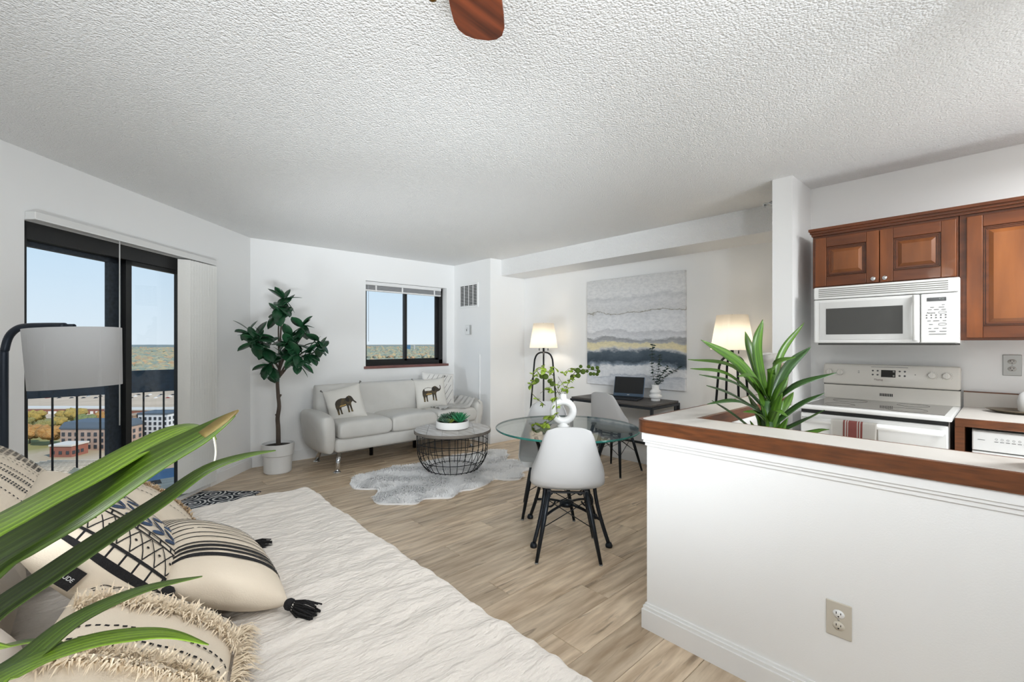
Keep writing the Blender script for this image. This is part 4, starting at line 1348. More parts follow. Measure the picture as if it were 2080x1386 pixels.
# striped lumbar pillow with four black tassels: local x along the bed's width, local y towards the head
D1 = (.50, .32, .17, 2.2, .42, 0, .05)
p1 = cushion('lumbar_pillow', 'cream lumbar pillow with black woven stripes and black corner tassels', crm, (.265, 1.655, .655), (0, 1, .02), (-.88, 0, .46), D1, seed=5)
for (x, wd_) in ((-.155, .016), (-.13, .011), (-.107, .013), (-.085, .007), (-.045, .005), (-.01, .005), (.03, .006), (.065, .005), (.10, .006), (.125, .005), (.145, .005), (.163, .005), (.18, .005), (.197, .005)):
    f = nb(); drape(f, line(x, -.15, x, .15, wd_, 22), D1, .0025, 0); obj('woven_stripe', f, ink, p1)
for sx_ in (-1, 1):
    for sy_ in (-1, 1):
        dv_ = {(-1, -1): (-.75, -.55, .10), (1, -1): (.25, -1, .0), (-1, 1): (-.9, -.2, -.75), (1, 1): (.8, .4, 0)}[sx_, sy_]
        tassel(p1, (sx_ * .245, sy_ * .155, 0), dv_)

# navy embroidered leaf pillow
D2 = (.50, .50, .20, 2.2, .42, 0, .04)
p2 = cushion('embroidered_pillow', 'cream square pillow embroidered with navy leaves and black lattice bands', crm, (.03, 1.66, .765), (.05, 1, 0), (-.66, 0, .75), D2, seed=8)
f = nb(); P_l = []
for cx in (-.035, .075, .185):                                                  # feathered leaves on three spines
    P_l += line(cx, -.19, cx, .19, .004, 12)
    for k in range(9):
        y_ = -.185 + k * .042
        for side in (-1, 1):
            a = R(90 - side * 48)
            P_l.append(ell(cx + math.cos(a) * .034, y_ + math.sin(a) * .034, .029, .0085, a))
drape(f, P_l, D2, .002, 1); o = obj('leaf_embroidery', f, navy_i, p2); o['kind'] = 'stuff'
f = nb(); P_l = []
for x in (-.235, -.21, -.12, -.095):
    P_l += line(x, -.2, x, .2, .007, 10)
for k in range(12):
    y_ = -.2 + k * .036
    P_l += line(-.205, y_, -.125, y_ + .036, .003, 2); P_l += line(-.205, y_ + .036, -.125, y_, .003, 2)
    P_l.append(ell(-.165, y_ + .001, .004, .004, 0, 8))
    P_l += line(-.232, y_, -.212, y_, .005); P_l += line(-.118, y_ + .01, -.098, y_ + .01, .005)
P_l += line(-.09, .21, .22, .18, .008, 8); P_l += line(-.09, -.215, .22, -.19, .008, 8)
drape(f, P_l, D2, .002, 1); o = obj('lattice_bands', f, ink, p2); o['kind'] = 'stuff'
f = nb(); box(f, -.255, .055, -.042, -.2535, .105, .002, bev=.0004); tg = obj('fabric_tag', f, ink, p2)
text('tag_lettering', 'NUDE', .012, M('white_print', 'D8D8D8', .8), tg, MW[p2] @ frame_mtx(Vector((-.2556, .08, -.022)), (0, -1, 0), (0, 0, 1)))

# fringed pillow nearest the camera
D3 = (.37, .42, .17, 2.2, .42, 0, .05)
p3 = cushion('fringed_pillow', 'cream pillow with shaggy fringe rows nearest the camera on the bed', crm, (.06, 1.225, .655), (.82, -.22, -.50), (.26, .96, .05), D3, seed=11)
f = nb(); ls = []
for y_ in (.135, .10, -.02, -.055, -.075):
    for k in range(22):
        ls += line(-.155 + k * .0145, y_, -.147 + k * .0145, y_ + random.uniform(-.002, .002), .005)
for k in range(8):
    ls += line(-.16 + k * .04, .150, -.14 + k * .04, .178, .006); ls += line(-.14 + k * .04, .178, -.12 + k * .04, .150, .006)
drape(f, ls, D3, .002, 0); obj('woven_marks', f, ink, p3)['kind'] = 'stuff'
fringe(p3, [(-.165, .07, .175, .07, 0, .5, 1.2), (-.165, .06, .175, .06, 0, -.4, .8), (-.165, -.095, .165, -.095, 0, .4, 1.2), (-.165, -.11, .165, -.11, 0, -.5, 1.4), (.178, -.19, .178, .19, 1, 0, 1.0), (-.17, -.19, .17, -.19, 0, -1, 1.0)], D3)

# fringed pillow farther back
D5 = (.44, .40, .16, 2.2, .42, 0, .05)
p5 = cushion('fringed_pillow', 'cream pillow edged with tan fringe behind the striped lumbar pillow', crm, (.13, 2.22, .69), (0, 1, .03), (-.72, 0, .70), D5, seed=14)
f = nb(); ls = []
for x in (-.10, -.05, .06, .11):
    for k in range(20):
        ls += line(x, -.16 + k * .016, x + .001, -.152 + k * .016, .004)
drape(f, ls, D5, .002, 0); obj('woven_marks', f, M('grey_yarn', '6E665C', .9), p5)['kind'] = 'stuff'
fringe(p5, [(-.215, -.19, -.215, .19, -.8, 0, 1.4), (-.2, -.195, .2, -.195, 0, -.8, 1.2), (0, -.17, 0, .17, -.4, 0, .8), (.215, -.19, .215, .19, .8, 0, .8)], D5, .035, mat=M('tan_fringe', 'D0B592', .95))

# tall boho pillow at the far left
D4 = (.50, .50, .19, 2.2, .42, 0, .05)
p4 = cushion('boho_pillow', 'cream pillow with black stitched bands below the drum lamp shade', crm, (-.20, 2.29, .775), (.10, 1, 0), (-.62, 0, .78), D4, seed=17)
f = nb(); ls = []
for x in (-.155, -.145, -.115, -.105, -.075):
    for k in range(44):
        ls += line(x, -.2 + k * .0092, x + .001, -.195 + k * .0092, .006)
for x in (-.19, -.02, .005):
    for k in range(30):
        ls += line(x, -.2 + k * .0135, x + .001, -.194 + k * .0135, .003)
for i in range(12):
    for k in range(24):
        if random.random() < .9:
            ls += line(.03 + i * .013, -.205 + k * .017, .03 + i * .013 + random.choice((0, .006)), -.193 + k * .017, .006)
drape(f, ls, D4, .002, 0); obj('woven_marks', f, M('charcoal_yarn', '22252C', .95), p4)['kind'] = 'stuff'

# plain pillows against the head
for i, (lab, c_, xd, up_, dm_) in enumerate((('plain off white sleeping pillow at the lower left corner of the bed', (-.27, 1.22, .70), (.12, 1, 0), (-.62, 0, .78), (.66, .46, .22, 2.3, .42, 0, .04)),
                                  ('plain off white sleeping pillow behind the embroidered pillow', (-.33, 1.86, .72), (0, 1, 0), (-.6, 0, .8), (.66, .46, .22, 2.3, .42, 0, .04)))):
    cushion('bed_pillow', lab, wht, c_, xd, up_, dm_, wrinkle=.02, seed=20 + i)

# green cushion peeking over the far pillow
gc = cushion('green_cushion', 'small green velvet cushion behind the far left bed pillow', M('green_velvet', '4F6B57', .8, sheen=.5), (-.04, 2.49, .70), (.25, 1, 0), (-.5, .1, .85), (.26, .26, .12, 2.2, .45, 0, .06), seed=31)

# ------------------------------------------------------------------ big-leaved plant beside the camera
fp = thing('strap_leaf_plant', 'plant with long green strap leaves reaching in from the lower left', 'plant', (-.50, .33, 0))
f = nb(); lathe(f, [(0, 0), (.11, 0), (.15, .30), (.155, .33), (.14, .33), (.135, .29), (0, .29)], 32, c=(-.50, .33, 0)); obj('pot', f, MATS['white_matt_pot'], fp, world=True, smooth=True, auto=35)
f = nb(); tube(f, [(-.50, .33, .28), (-.495, .335, .55), (-.48, .345, .80)], [.03, .026, .022], 10); obj('stem', f, bark, fp, world=True, smooth=True)
def striped_leaf(name, dark, light, nstripe=9, rough=.36):
    m = M(name, dark, rough)
    nt = m.node_tree
    uv = nt.nodes.new('ShaderNodeTexCoord'); mp = nt.nodes.new('ShaderNodeMapping'); mp.inputs['Scale'].default_value = (nstripe, .5, 1)
    nz = nt.nodes.new('ShaderNodeTexNoise'); nz.inputs['Scale'].default_value = 1.4; nz.inputs['Detail'].default_value = 3
    nt.links.new(uv.outputs['UV'], mp.inputs[0]); nt.links.new(mp.outputs[0], nz.inputs['Vector'])
    r_ = nt.nodes.new('ShaderNodeValToRGB'); r_.color_ramp.elements[0].position = .36; r_.color_ramp.elements[1].position = .68
    r_.color_ramp.elements[0].color = lin(dark); r_.color_ramp.elements[1].color = lin(light)
    nt.links.new(nz.outputs['Fac'], r_.inputs[0]); nt.links.new(r_.outputs[0], nt.nodes['Principled BSDF'].inputs['Base Color'])
    b = nt.nodes.new('ShaderNodeBump'); b.inputs['Strength'].default_value = .35; b.inputs['Distance'].default_value = .004
    nt.links.new(nz.outputs['Fac'], b.inputs['Height']); nt.links.new(b.outputs[0], nt.nodes['Principled BSDF'].inputs['Normal'])
    return m


str_m = striped_leaf('strap_leaf_green', '3A540F', '7A9A24')
str_d = striped_leaf('strap_leaf_dark', '283A0E', '54701E')
tipm = M('dry_brown_tip', '7E6E3A', .6, col2='66562E', nscale=30)
CR = (-.48, .345, .79)
FGL = [([CR, (-.36, .45, 1.0), (-.20, .55, 1.11), (-.102, .634, 1.143), (-.072, .674, 1.147), (-.022, .777, 1.152), (.055, .869, 1.177), (.101, .908, 1.189), (.136, .944, 1.184), (.155, .967, 1.157)], .044),
       ([CR, (-.34, .50, .96), (-.19, .61, 1.06), (-.107, .666, 1.09), (-.077, .719, 1.10), (-.022, .777, 1.117), (.052, .818, 1.156), (.111, .832, 1.184), (.137, .835, 1.20), (.16, .841, 1.215)], .060),
       ([CR, (-.34, .53, .93), (-.19, .65, 1.0), (-.112, .697, 1.025), (-.08, .749, 1.036), (-.04, .794, 1.046), (.008, .831, 1.064), (.072, .867, 1.09), (.133, .893, 1.121), (.193, .906, 1.132), (.243, .915, 1.132)], .034),
       ([CR, (-.34, .44, .92), (-.19, .53, 1.0), (-.091, .597, 1.02), (-.067, .629, 1.022), (-.05, .654, 1.019), (-.02, .694, 1.023), (.023, .736, 1.017), (.064, .767, 1.006), (.112, .79, .992)], .027),
       ([CR, (-.34, .40, .93), (-.20, .48, 1.02), (-.086, .565, 1.037), (-.064, .599, 1.032), (-.036, .641, 1.019), (0, .676, 1.002), (.044, .703, .978), (.075, .716, .957), (.11, .724, .926)], .028),
       ([CR, (-.36, .52, .90), (-.22, .68, .97), (-.12, .785, .985), (-.089, .838, .954), (-.067, .872, .935), (-.045, .893, .915), (-.026, .902, .893)], .022),
       ([CR, (-.62, .42, 1.0), (-.85, .45, 1.0)], .05), ([CR, (-.55, .18, 1.0), (-.65, .02, 1.02)], .05), ([CR, (-.40, .22, .98), (-.36, .05, .98)], .045), ([CR, (-.58, .50, .98), (-.70, .66, .96)], .05)]
for i, (pts, wd_) in enumerate(FGL):
    f = nb(); blade(f, pts, wd_, up=(-.25, -.45, .86), n=5, fold=.22, taper=(.6, 1, .04 if i not in (0, 1) else .22), thick=.0014); obj('leaf', f, str_d if i in (1, 2, 3) else str_m, fp, world=True)
f = nb(); blade(f, [(.118, .833, 1.188), (.140, .836, 1.203), (.168, .843, 1.222)], .024, up=(-.25, -.45, .86), n=4, taper=(.8, .8, .05), fold=.22, thick=.003); obj('dry_tip', f, tipm, fp, world=True)
f = nb(); blade(f, [(.133, .90, 1.183), (.146, .925, 1.172), (.153, .94, 1.14), (.148, .935, 1.11)], .0045, up=(.6, -.7, .2), n=4, taper=(.8, 1, .3), thick=.0008); obj('pale_thread', f, M('pale_fibre', 'D9D6C8', .6), fp, world=True)

# ------------------------------------------------------------------ ceiling fan (its blade tip shows at the top of the picture)
fn = thing('ceiling_fan', 'ceiling fan with a reddish wood blade at the top of the picture', 'fan', (.33, .52, H))
hubx, huby = .33, .52
brz = M('antique_brass', '8A6A3A', .3, 1)
f = nb(); lathe(f, [(0, H), (.075, H), (.07, H - .03), (.02, H - .05), (.013, H - .05), (.013, H - .16), (.05, H - .165), (.10, H - .18), (.11, H - .22), (.11, H - .275), (.08, H - .30), (.045, H - .32), (0, H - .325)], 32, c=(hubx, huby, 0)); obj('motor_housing', f, brz, fn, world=True, smooth=True, auto=40)
fan_m = M('red_walnut_blade', '4A2416', .3, col2='8A4527', nscale=3, nstretch=(1, 12, 1), ramp=(.3, .7))
base_a = math.atan2(.714, .70)
BZf = 2.155
for k in range(5):
    a = base_a + k * 2 * math.pi / 5
    prof_ = [(.185, .046), (.25, .054), (.40, .062), (.52, .067), (.57, .066), (.60, .058), (.618, .042), (.627, .018)]
    f = nb(); prism(f, [(x, w_) for x, w_ in prof_] + [(x, -w_) for x, w_ in prof_[::-1]], -.003, .003)
    f.transform(Matrix.Translation((hubx, huby, BZf)) @ Matrix.Rotation(a, 4, 'Z') @ Matrix.Rotation(R(9), 4, 'X'))
    bl = obj('blade', f, fan_m, fn, world=True)
    f = nb(); box(f, .085, -.018, -.0085, .23, .018, -.0035); f.transform(Matrix.Translation((hubx, huby, BZf)) @ Matrix.Rotation(a, 4, 'Z') @ Matrix.Rotation(R(9), 4, 'X')); obj('blade_iron', f, brz, bl, world=True)
f = nb(); lathe(f, [(0, 2.03), (.07, 2.035), (.10, 2.06), (.105, 2.10), (.07, 2.13)], 28, c=(hubx, huby, 0)); obj('light_bowl', f, M('frosted_light_bowl', 'FFF8EC', .6, emit=4, emitcol='FFF6E8'), fn, world=True, smooth=True)  # bowl above the frame, added along with the fan's light
f = nb(); tube(f, curve([(.37, .58, 2.12), (.43, .68, 2.10), (.478, .752, 2.06), (.484, .763, 2.02)], 4), .006, 8); la = obj('light_arm', f, brz, fn, world=True, smooth=True)
f = nb(); lathe(f, [(0, 0), (.008, .004), (.011, .012), (.007, .022), (0, .026)], 14, c=(.484, .763, 1.998)); obj('finial', f, brz, la, world=True, smooth=True)
# ------------------------------------------------------------------ bar counter
lam_m = M('warm_grey_laminate', 'CDC8C1', .38, col2='C5C0B9', nscale=3)
oak = M('red_oak_edge', '54301A', .35, col2='734223', nscale=4, nstretch=(3, 3, 22), ramp=(.3, .7))
bc = thing('bar_counter', 'L shaped grey laminate bar counter with wooden edge on the half wall', 'counter', (2.3, .7, .912))
cz0, cz1 = .913, .972
ox0, oy1, iy, ix = 1.875, 1.205, .995, 2.125
outer = [(ox0, -.03)]
for k in range(7):
    a = R(180 - 15 * k); outer.append((ox0 + .06 + .06 * math.cos(a), oy1 - .06 + .06 * math.sin(a)))
outer += [(3.428, oy1)]
inner = [(3.428, iy), (ix, iy), (ix, -.03)]
t_ = .02


def inset(pts, d):
    out = []
    n = len(pts)
    for i, p in enumerate(pts):
        a = Vector(pts[i]) - Vector(pts[max(0, i - 1)]); b = Vector(pts[min(n - 1, i + 1)]) - Vector(pts[i])
        dirs = [v.normalized() for v in (a, b) if v.length > 1e-6]
        ns = [Vector((v.y, -v.x)) for v in dirs]
        m_ = sum(ns, Vector((0, 0))) / len(ns)
        m_ = m_ / m_.length_squared
        out.append((p[0] + m_.x * d, p[1] + m_.y * d))
    return out


oi, ii = inset(outer, t_), inset(inner, t_)
f = nb(); prism(f, oi + ii, cz0, cz1 + .0005); obj('laminate_top', f, lam_m, bc, world=True)


def strip(a, b, z0, z1):
    f = nb()
    n = len(a)
    V = [[f.verts.new((p[0], p[1], z)) for p in L_] for z in (z0, z1) for L_ in (a, b)]
    for i in range(n - 1):
        f.faces.new((V[0][i], V[0][i + 1], V[2][i + 1], V[2][i])); f.faces.new((V[1][i], V[1][i + 1], V[3][i + 1], V[3][i]))
        f.faces.new((V[2][i], V[2][i + 1], V[3][i + 1], V[3][i])); f.faces.new((V[0][i], V[0][i + 1], V[1][i + 1], V[1][i]))
    for i in (0, n - 1):
        f.faces.new((V[0][i], V[1][i], V[3][i], V[2][i]))
    return f


obj('wood_edge', strip(outer, oi, cz0, cz1 - .001), oak, bc, world=True)
obj('inner_wood_edge', strip(inner, ii, cz0, cz1 - .001), oak, bc, world=True)

# plant behind the bar
bp_ = thing('spiky_plant', 'green spiky leaved plant rising behind the bar counter', 'plant', (2.40, .79, 0))
f = nb(); lathe(f, [(0, 0), (.13, 0), (.16, .34), (.165, .38), (.15, .38), (.145, .34), (0, .34)], 28, c=(2.40, .79, 0)); obj('pot', f, MATS['white_matt_pot'], bp_, world=True, smooth=True, auto=35)
f = nb(); tube(f, [(2.40, .79, .33), (2.40, .79, .60), (2.398, .792, .86), (2.392, .798, .99), (2.39, .80, 1.05)], [.022, .024, .03, .03, .012], 12); obj('stem', f, M('deep_green_sheath', '243F22', .5, col2='3A5C2E', nscale=8), bp_, world=True, smooth=True)
bl_m = striped_leaf('agave_green', '264711', '5F8826', 3)
bl_d = striped_leaf('agave_dark_green', '1A3412', '3B6324', 3)
PLANT = [((2.382, .807, 1.076), (2.235, .873, 1.236), (2.01, .943, 1.344), .050), ((2.377, .811, 1.065), (2.265, .913, 1.216), (2.11, 1.055, 1.251), .034), ((2.373, .815, 1.035), (2.201, .904, 1.179), (2.022, .999, 1.213), .034), ((2.373, .815, 1.024), (2.131, .833, 1.142), (1.857, .879, 1.199), .032), ((2.377, .811, .989), (2.166, .868, 1.088), (1.979, .904, 1.144), .03), ((2.377, .811, .989), (2.131, .833, 1.066), (1.931, .879, 1.069), .028),
         ((2.377, .811, 1.094), (2.387, .87, 1.279), (2.42, .908, 1.388), .042), ((2.382, .807, 1.082), (2.332, .825, 1.304), (2.377, .811, 1.444), .048), ((2.388, .801, 1.065), (2.427, .834, 1.16), (2.392, .866, 1.285), .034), ((2.393, .797, 1.065), (2.306, .741, 1.222), (2.324, .657, 1.268), .042), ((2.399, .791, 1.059), (2.553, .786, 1.278), (2.756, .737, 1.439), .034), ((2.403, .788, 1.047), (2.464, .733, 1.211), (2.492, .639, 1.313), .048),
         ((2.403, .788, 1.0), (2.377, .677, 1.127), (2.461, .532, 1.197), .036), ((2.412, .78, .924), (2.567, .774, 1.01), (2.691, .769, 1.074), .04), ((2.408, .784, .924), (2.446, .681, 1.031), (2.48, .583, 1.099), .03), ((2.408, .784, .883), (2.414, .643, .973), (2.362, .555, 1.036), .03), ((2.408, .784, .86), (2.509, .624, .911), (2.496, .568, .932), .026), ((2.377, .811, .866), (2.231, .877, .979), (2.096, .932, 1.065), .028), ((2.39, .799, .942), (2.227, .785, 1.007), (2.098, .795, 1.028), .03), ((2.397, .793, .936), (2.289, .73, 1.018), (2.266, .669, 1.003), .034), ((2.388, .801, 1.065), (2.236, .804, 1.171), (2.081, .811, 1.184), .036)]
for k in range(11):                                       # short sheathing leaves round the stem
    a_ = k * 2.399; z_ = .74 + .024 * k; r_ = .05
    PLANT.append(((2.395 + .012 * math.cos(a_), .795 + .012 * math.sin(a_), z_), (2.395 + .045 * math.cos(a_), .795 + .045 * math.sin(a_), z_ + .10), (2.395 + .085 * math.cos(a_), .795 + .085 * math.sin(a_), z_ + .19), .042))
for i, (a, b, c_, w_) in enumerate(PLANT):
    up_ = Vector((-.35, -.35, .87)) if abs(c_[2] - a[2]) < .25 else Vector((-.67, -.74, .2))
    f = nb(); blade(f, [a, b, c_], w_, up=up_, n=7, fold=.35, taper=(.75, 1, .03), thick=.0025); obj('leaf', f, bl_d if i in (3, 4, 5, 8, 11, 12, 14, 15, 17) else bl_m, bp_, world=True)

# stone vase at the end of the bar
sv = thing('stone_vase', 'grey mottled stone vase with a folded side on the bar by the pillar', 'vase', (3.30, 1.07, .9725))
mar = M('mottled_stone', 'BDBAB4', .6, col2='8F8A82', nscale=14, ramp=(.45, .75))
f = nb(); rows = []
n = 28
for (r_, z) in ((.045, 0), (.055, .03), (.062, .10), (.060, .18), (.066, .25), (.070, .285), (.062, .285), (.055, .25), (.05, .15)):
    rows.append([f.verts.new((r_ * math.cos(2 * math.pi * k / n) * 1.05, r_ * (1 + .14 * math.cos(2 * math.pi * k / n * 3 + z * 6)) * math.sin(2 * math.pi * k / n), z + .008 * math.sin(4 * math.pi * k / n) * (z > .2))) for k in range(n)])
for a, b in zip(rows, rows[1:]):
    for k in range(n):
        f.faces.new((a[k], a[(k + 1) % n], b[(k + 1) % n], b[k]))
f.faces.new(rows[0][::-1]); obj('vase_body', f, mar, sv, smooth=True)
f = nb(); puff(f, .06, .20, .045, 2, .5, 0, .02, 12, 16); f.transform(frame_mtx(Vector((-.02, -.075, .13)), (.74, -.67, 0), (.08, -.1, 1))); obj('folded_side', f, M('brown_speckled_stone', '6B5C4C', .7, col2='A0937F', nscale=60, ramp=(.4, .6)), sv, smooth=True)

# ------------------------------------------------------------------ upper cabinets
cab = M('cherry_cabinet_wood', '5C2F12', .33, col2='8A4C20', nscale=2.6, nstretch=(6, 6, 1.0), ramp=(.28, .72), bump=.05, bscale=20, bstretch=(4, 4, 1), coat=.2)
cabd = M('dark_cherry_rail', '542A10', .33, col2='763E1A', nscale=2.6, nstretch=(1, 1.2, 7), ramp=(.3, .7), coat=.2)
cabp = M('cherry_panel', '6E3C18', .33, col2='95582A', nscale=2.2, nstretch=(1, 5, .8), ramp=(.28, .72), coat=.2)


def cab_door(parent, y0, y1, z0, z1, xf, knob=None):
    """raised-panel door with mitred frame; its face looks to -x"""
    w_ = .062
    f = nb(); box(f, xf + .012, y0 + .004, z0 + .004, xf + .018, y1 - .004, z1 - .004)
    d_ = obj('door', f, cabd, parent, world=True)
    for ya in (y0, y1 - w_):
        f = nb(); box(f, xf, ya, z0, xf + .02, ya + w_, z1, bev=.003); obj('stile', f, cab, d_, world=True)
    for za in (z0, z1 - w_):
        f = nb(); box(f, xf, y0 + w_, za, xf + .02, y1 - w_, za + w_, bev=.003); obj('rail', f, cabd, d_, world=True)
    f = nb()
    a, b, c_, e_ = y0 + w_ + .022, y1 - w_ - .022, z0 + w_ + .022, z1 - w_ - .022
    t = bmesh.new(); q = .018
    V = [t.verts.new(v) for v in ((xf + .012, a, c_), (xf + .012, b, c_), (xf + .012, b, e_), (xf + .012, a, e_), (xf + .003, a + q, c_ + q), (xf + .003, b - q, c_ + q), (xf + .003, b - q, e_ - q), (xf + .003, a + q, e_ - q))]
    for i in range(4):
        t.faces.new((V[i], V[(i + 1) % 4], V[4 + (i + 1) % 4], V[4 + i]))
    t.faces.new(V[4:])
    join(f, t); obj('raised_panel', f, cabp, d_, world=True)
    f = nb()
    for k in (.004, .012):
        for (p, r_, s_, u_) in ((y0 + w_ + k, z0 + w_ + k, y1 - w_ - k, z0 + w_ + k + .003), (y0 + w_ + k, z1 - w_ - k - .003, y1 - w_ - k, z1 - w_ - k), (y0 + w_ + k, z0 + w_ + k, y0 + w_ + k + .003, z1 - w_ - k), (y1 - w_ - k - .003, z0 + w_ + k, y1 - w_ - k, z1 - w_ - k)):
            box(f, xf + .006, p, r_, xf + .013, s_, u_)
    obj('bead', f, cabd, d_, world=True)
    if knob:
        f = nb(); lathe(f, [(0, .026), (.011, .024), (.014, .017), (.006, .010), (.006, 0)], 14); f.transform(frame_mtx(Vector((xf, knob[0], knob[1])), (0, -1, 0), (0, 0, 1))); obj('knob', f, chrome_m, d_, world=True, smooth=True)


uc = thing('wall_cabinet', 'cherry wood wall cabinet with two doors above the microwave', 'cabinet', (3.68, .54, 1.695))
f = nb(); box(f, 3.545, .200, 1.692, 3.843, .895, 2.03); obj('cabinet_box', f, cab, uc, world=True)
f = nb(); box(f, 3.53, .20, 1.692, 3.545, .225, 2.035); box(f, 3.53, .87, 1.692, 3.545, .895, 2.035); box(f, 3.53, .225, 2.012, 3.545, .87, 2.035); box(f, 3.53, .225, 1.692, 3.545, .87, 1.705); obj('face_frame', f, cabd, uc, world=True)
cab_door(uc, .545, .878, 1.70, 2.018, 3.51, (.57, 1.722))
cab_door(uc, .208, .541, 1.70, 2.018, 3.51, (.515, 1.722))
uc2 = thing('wall_cabinet', 'tall cherry wood wall cabinet with one door right of the microwave', 'cabinet', (3.68, -.12, 1.345))
f = nb(); box(f, 3.545, -.45, 1.345, 3.843, .196, 2.03); obj('cabinet_box', f, cab, uc2, world=True)
f = nb(); box(f, 3.53, .155, 1.345, 3.545, .196, 2.035); box(f, 3.53, -.45, 2.012, 3.545, .155, 2.035); box(f, 3.53, -.45, 1.345, 3.545, .155, 1.362); obj('face_frame', f, cabd, uc2, world=True)
cab_door(uc2, -.30, .168, 1.358, 2.018, 3.51)
f = nb(); box(f, 3.515, -.45, 2.035, 3.845, .90, 2.05); box(f, 3.50, -.45, 2.05, 3.845, .905, 2.064); box(f, 3.485, -.45, 2.064, 3.845, .91, 2.08)
tag(rebase(obj('crown_moulding', f, cabd)), 'cherry wood crown moulding running along the top of the wall cabinets', 'moulding')

# ------------------------------------------------------------------ microwave
mw = thing('microwave', 'white over the range microwave below the two door cabinet', 'microwave', (3.62, .53, 1.325))
f = nb(); box(f, 3.47, .192, 1.328, 3.843, .868, 1.690, bev=.004); obj('housing', f, white_app, mw, world=True)
f = nb(); box(f, 3.44, .192, 1.610, 3.47, .868, 1.686, bev=.006); gr_ = obj('vent_grille', f, white_app, mw, world=True)
for k in range(5):
    f = nb(); box(f, 3.4385, .235, 1.624 + k * .0115, 3.441, .84, 1.628 + k * .0115); obj('vent_slot', f, M('slot_grey', '77776F', .7) if k == 0 else MATS['slot_grey'], gr_, world=True)
f = nb(); box(f, 3.44, .352, 1.330, 3.47, .868, 1.606, bev=.008); dr = obj('door', f, white_app, mw, world=True)
f = nb(); box(f, 3.4385, .385, 1.35, 3.4405, .835, 1.588); obj('door_inset', f, M('pale_grey_enamel', 'D4D4D2', .25), dr, world=True)
f = nb(); box(f, 3.4372, .425, 1.384, 3.439, .800, 1.548, bev=.0006); obj('window', f, M('dark_micro_window', '4A4A48', .06, spec=.8), dr, world=True)
f = nb(); tube(f, curve([(3.432, .372, 1.345), (3.418, .370, 1.39), (3.414, .370, 1.47), (3.418, .370, 1.55), (3.432, .372, 1.60)], 5), .011, 10); obj('handle', f, white_app, dr, world=True, smooth=True)
f = nb(); box(f, 3.44, .192, 1.330, 3.47, .348, 1.606, bev=.006); cp = obj('control_panel', f, white_app, mw, world=True)
f = nb(); box(f, 3.438, .243, 1.563, 3.4405, .322, 1.583); obj('display', f, M('black_display', '151515', .15), cp, world=True)
gtx = M('grey_print', '6B6B6B', .6); dtx = M('dark_print', '2A2A2A', .6)


def mark(txt, y_, z, sz, mat, x=3.4388, nm='lettering', par=cp):
    return text(nm, txt, sz, mat, par, frame_mtx(Vector((x, y_, z)), (0, -1, 0), (0, 0, 1)), depth=.0003)


mark('9:30', .262, 1.573, .012, M('display_digits', '8C9490', .5), 3.4376)
mark('Amana', .305, 1.498, .0125, dtx)
f = nb()
for r_ in range(2):
    for c_ in range(5):
        box(f, 3.4384, .242 + c_ * .0195, 1.468 + r_ * .014, 3.4402, .248 + c_ * .0195, 1.474 + r_ * .014)
obj('number_keys', f, gtx, cp, world=True)
f = nb()
for (y_, z, w_) in ((.30, 1.527, .016), (.262, 1.527, .022), (.31, 1.514, .016), (.283, 1.514, .02), (.253, 1.514, .018), (.313, 1.452, .014), (.283, 1.452, .024), (.25, 1.452, .014), (.305, 1.432, .016), (.31, 1.41, .012), (.283, 1.41, .018), (.25, 1.41, .016), (.30, 1.393, .028), (.256, 1.393, .028), (.278, 1.378, .07), (.255, 1.54, .012)):
    box(f, 3.4386, y_ - w_ / 2, z, 3.4402, y_ + w_ / 2, z + .0028)
obj('key_captions', f, gtx, cp, world=True)['kind'] = 'stuff'
for (y_, z) in ((.258, 1.5), (.258, 1.434)):
    f = nb(); tube(f, [(3.439, y_ + .0165 * math.cos(a), z + .0065 * math.sin(a)) for a in [2 * math.pi * k / 20 for k in range(20)]], .0007, 4, closed=True); obj('key_outline', f, gtx, cp, world=True)
f = nb(); box(f, 3.47, .21, 1.318, 3.82, .85, 1.328); obj('bottom_filter', f, M('dark_filter', '4B4B48', .6), mw, world=True)

# ------------------------------------------------------------------ stove
sv_ = thing('kitchen_range', 'white electric kitchen range with glass cooktop below the microwave', 'stove', (3.52, .545, 0))
f = nb(); box(f, 3.24, .215, .0, 3.80, .880, .925, bev=.004); obj('body', f, white_app, sv_, world=True)
f = nb(); box(f, 3.195, .203, .927, 3.80, .890, .952, bev=.008); ck = obj('cooktop', f, white_app, sv_, world=True)
f = nb(); box(f, 3.25, .235, .952, 3.755, .860, .9545); obj('glass_hob', f, M('dark_hob_glass', '6F6C67', .06, spec=.8), ck, world=True)
for (x, y_, r_) in ((3.36, .40, .09), (3.36, .71, .075), (3.62, .40, .075), (3.62, .71, .09)):
    f = nb(); tube(f, [(x + r_ * math.cos(a), y_ + r_ * math.sin(a), .9548) for a in [2 * math.pi * k / 32 for k in range(32)]], .0008, 4, closed=True); obj('burner_ring', f, M('hob_line', '5C5955', .2) if 'hob_line' not in MATS else MATS['hob_line'], ck, world=True)
f = nb(); box(f, 3.765, .205, .952, 3.835, .888, 1.045, bev=.004); rs = obj('riser', f, cream_app, sv_, world=True)
f = nb()
for k in range(8):
    box(f, 3.7635, .515 + k * .0085, .985, 3.7655, .520 + k * .0085, 1.003)
obj('steam_vent', f, dtx, rs, world=True)
f = nb(); box(f, 3.768, .205, 1.045, 3.835, .888, 1.052); obj('shadow_gap', f, blackp_m, sv_, world=True)
tb = Matrix.Translation((3.745, 0, 1.052)) @ Matrix.Rotation(R(9), 4, 'Y')
f = nb(); box(f, 0, .203, 0, .06, .890, .140, bev=.012, seg=3, mtx=tb); bg = obj('backguard', f, cream_app, sv_, world=True, smooth=True, auto=40)


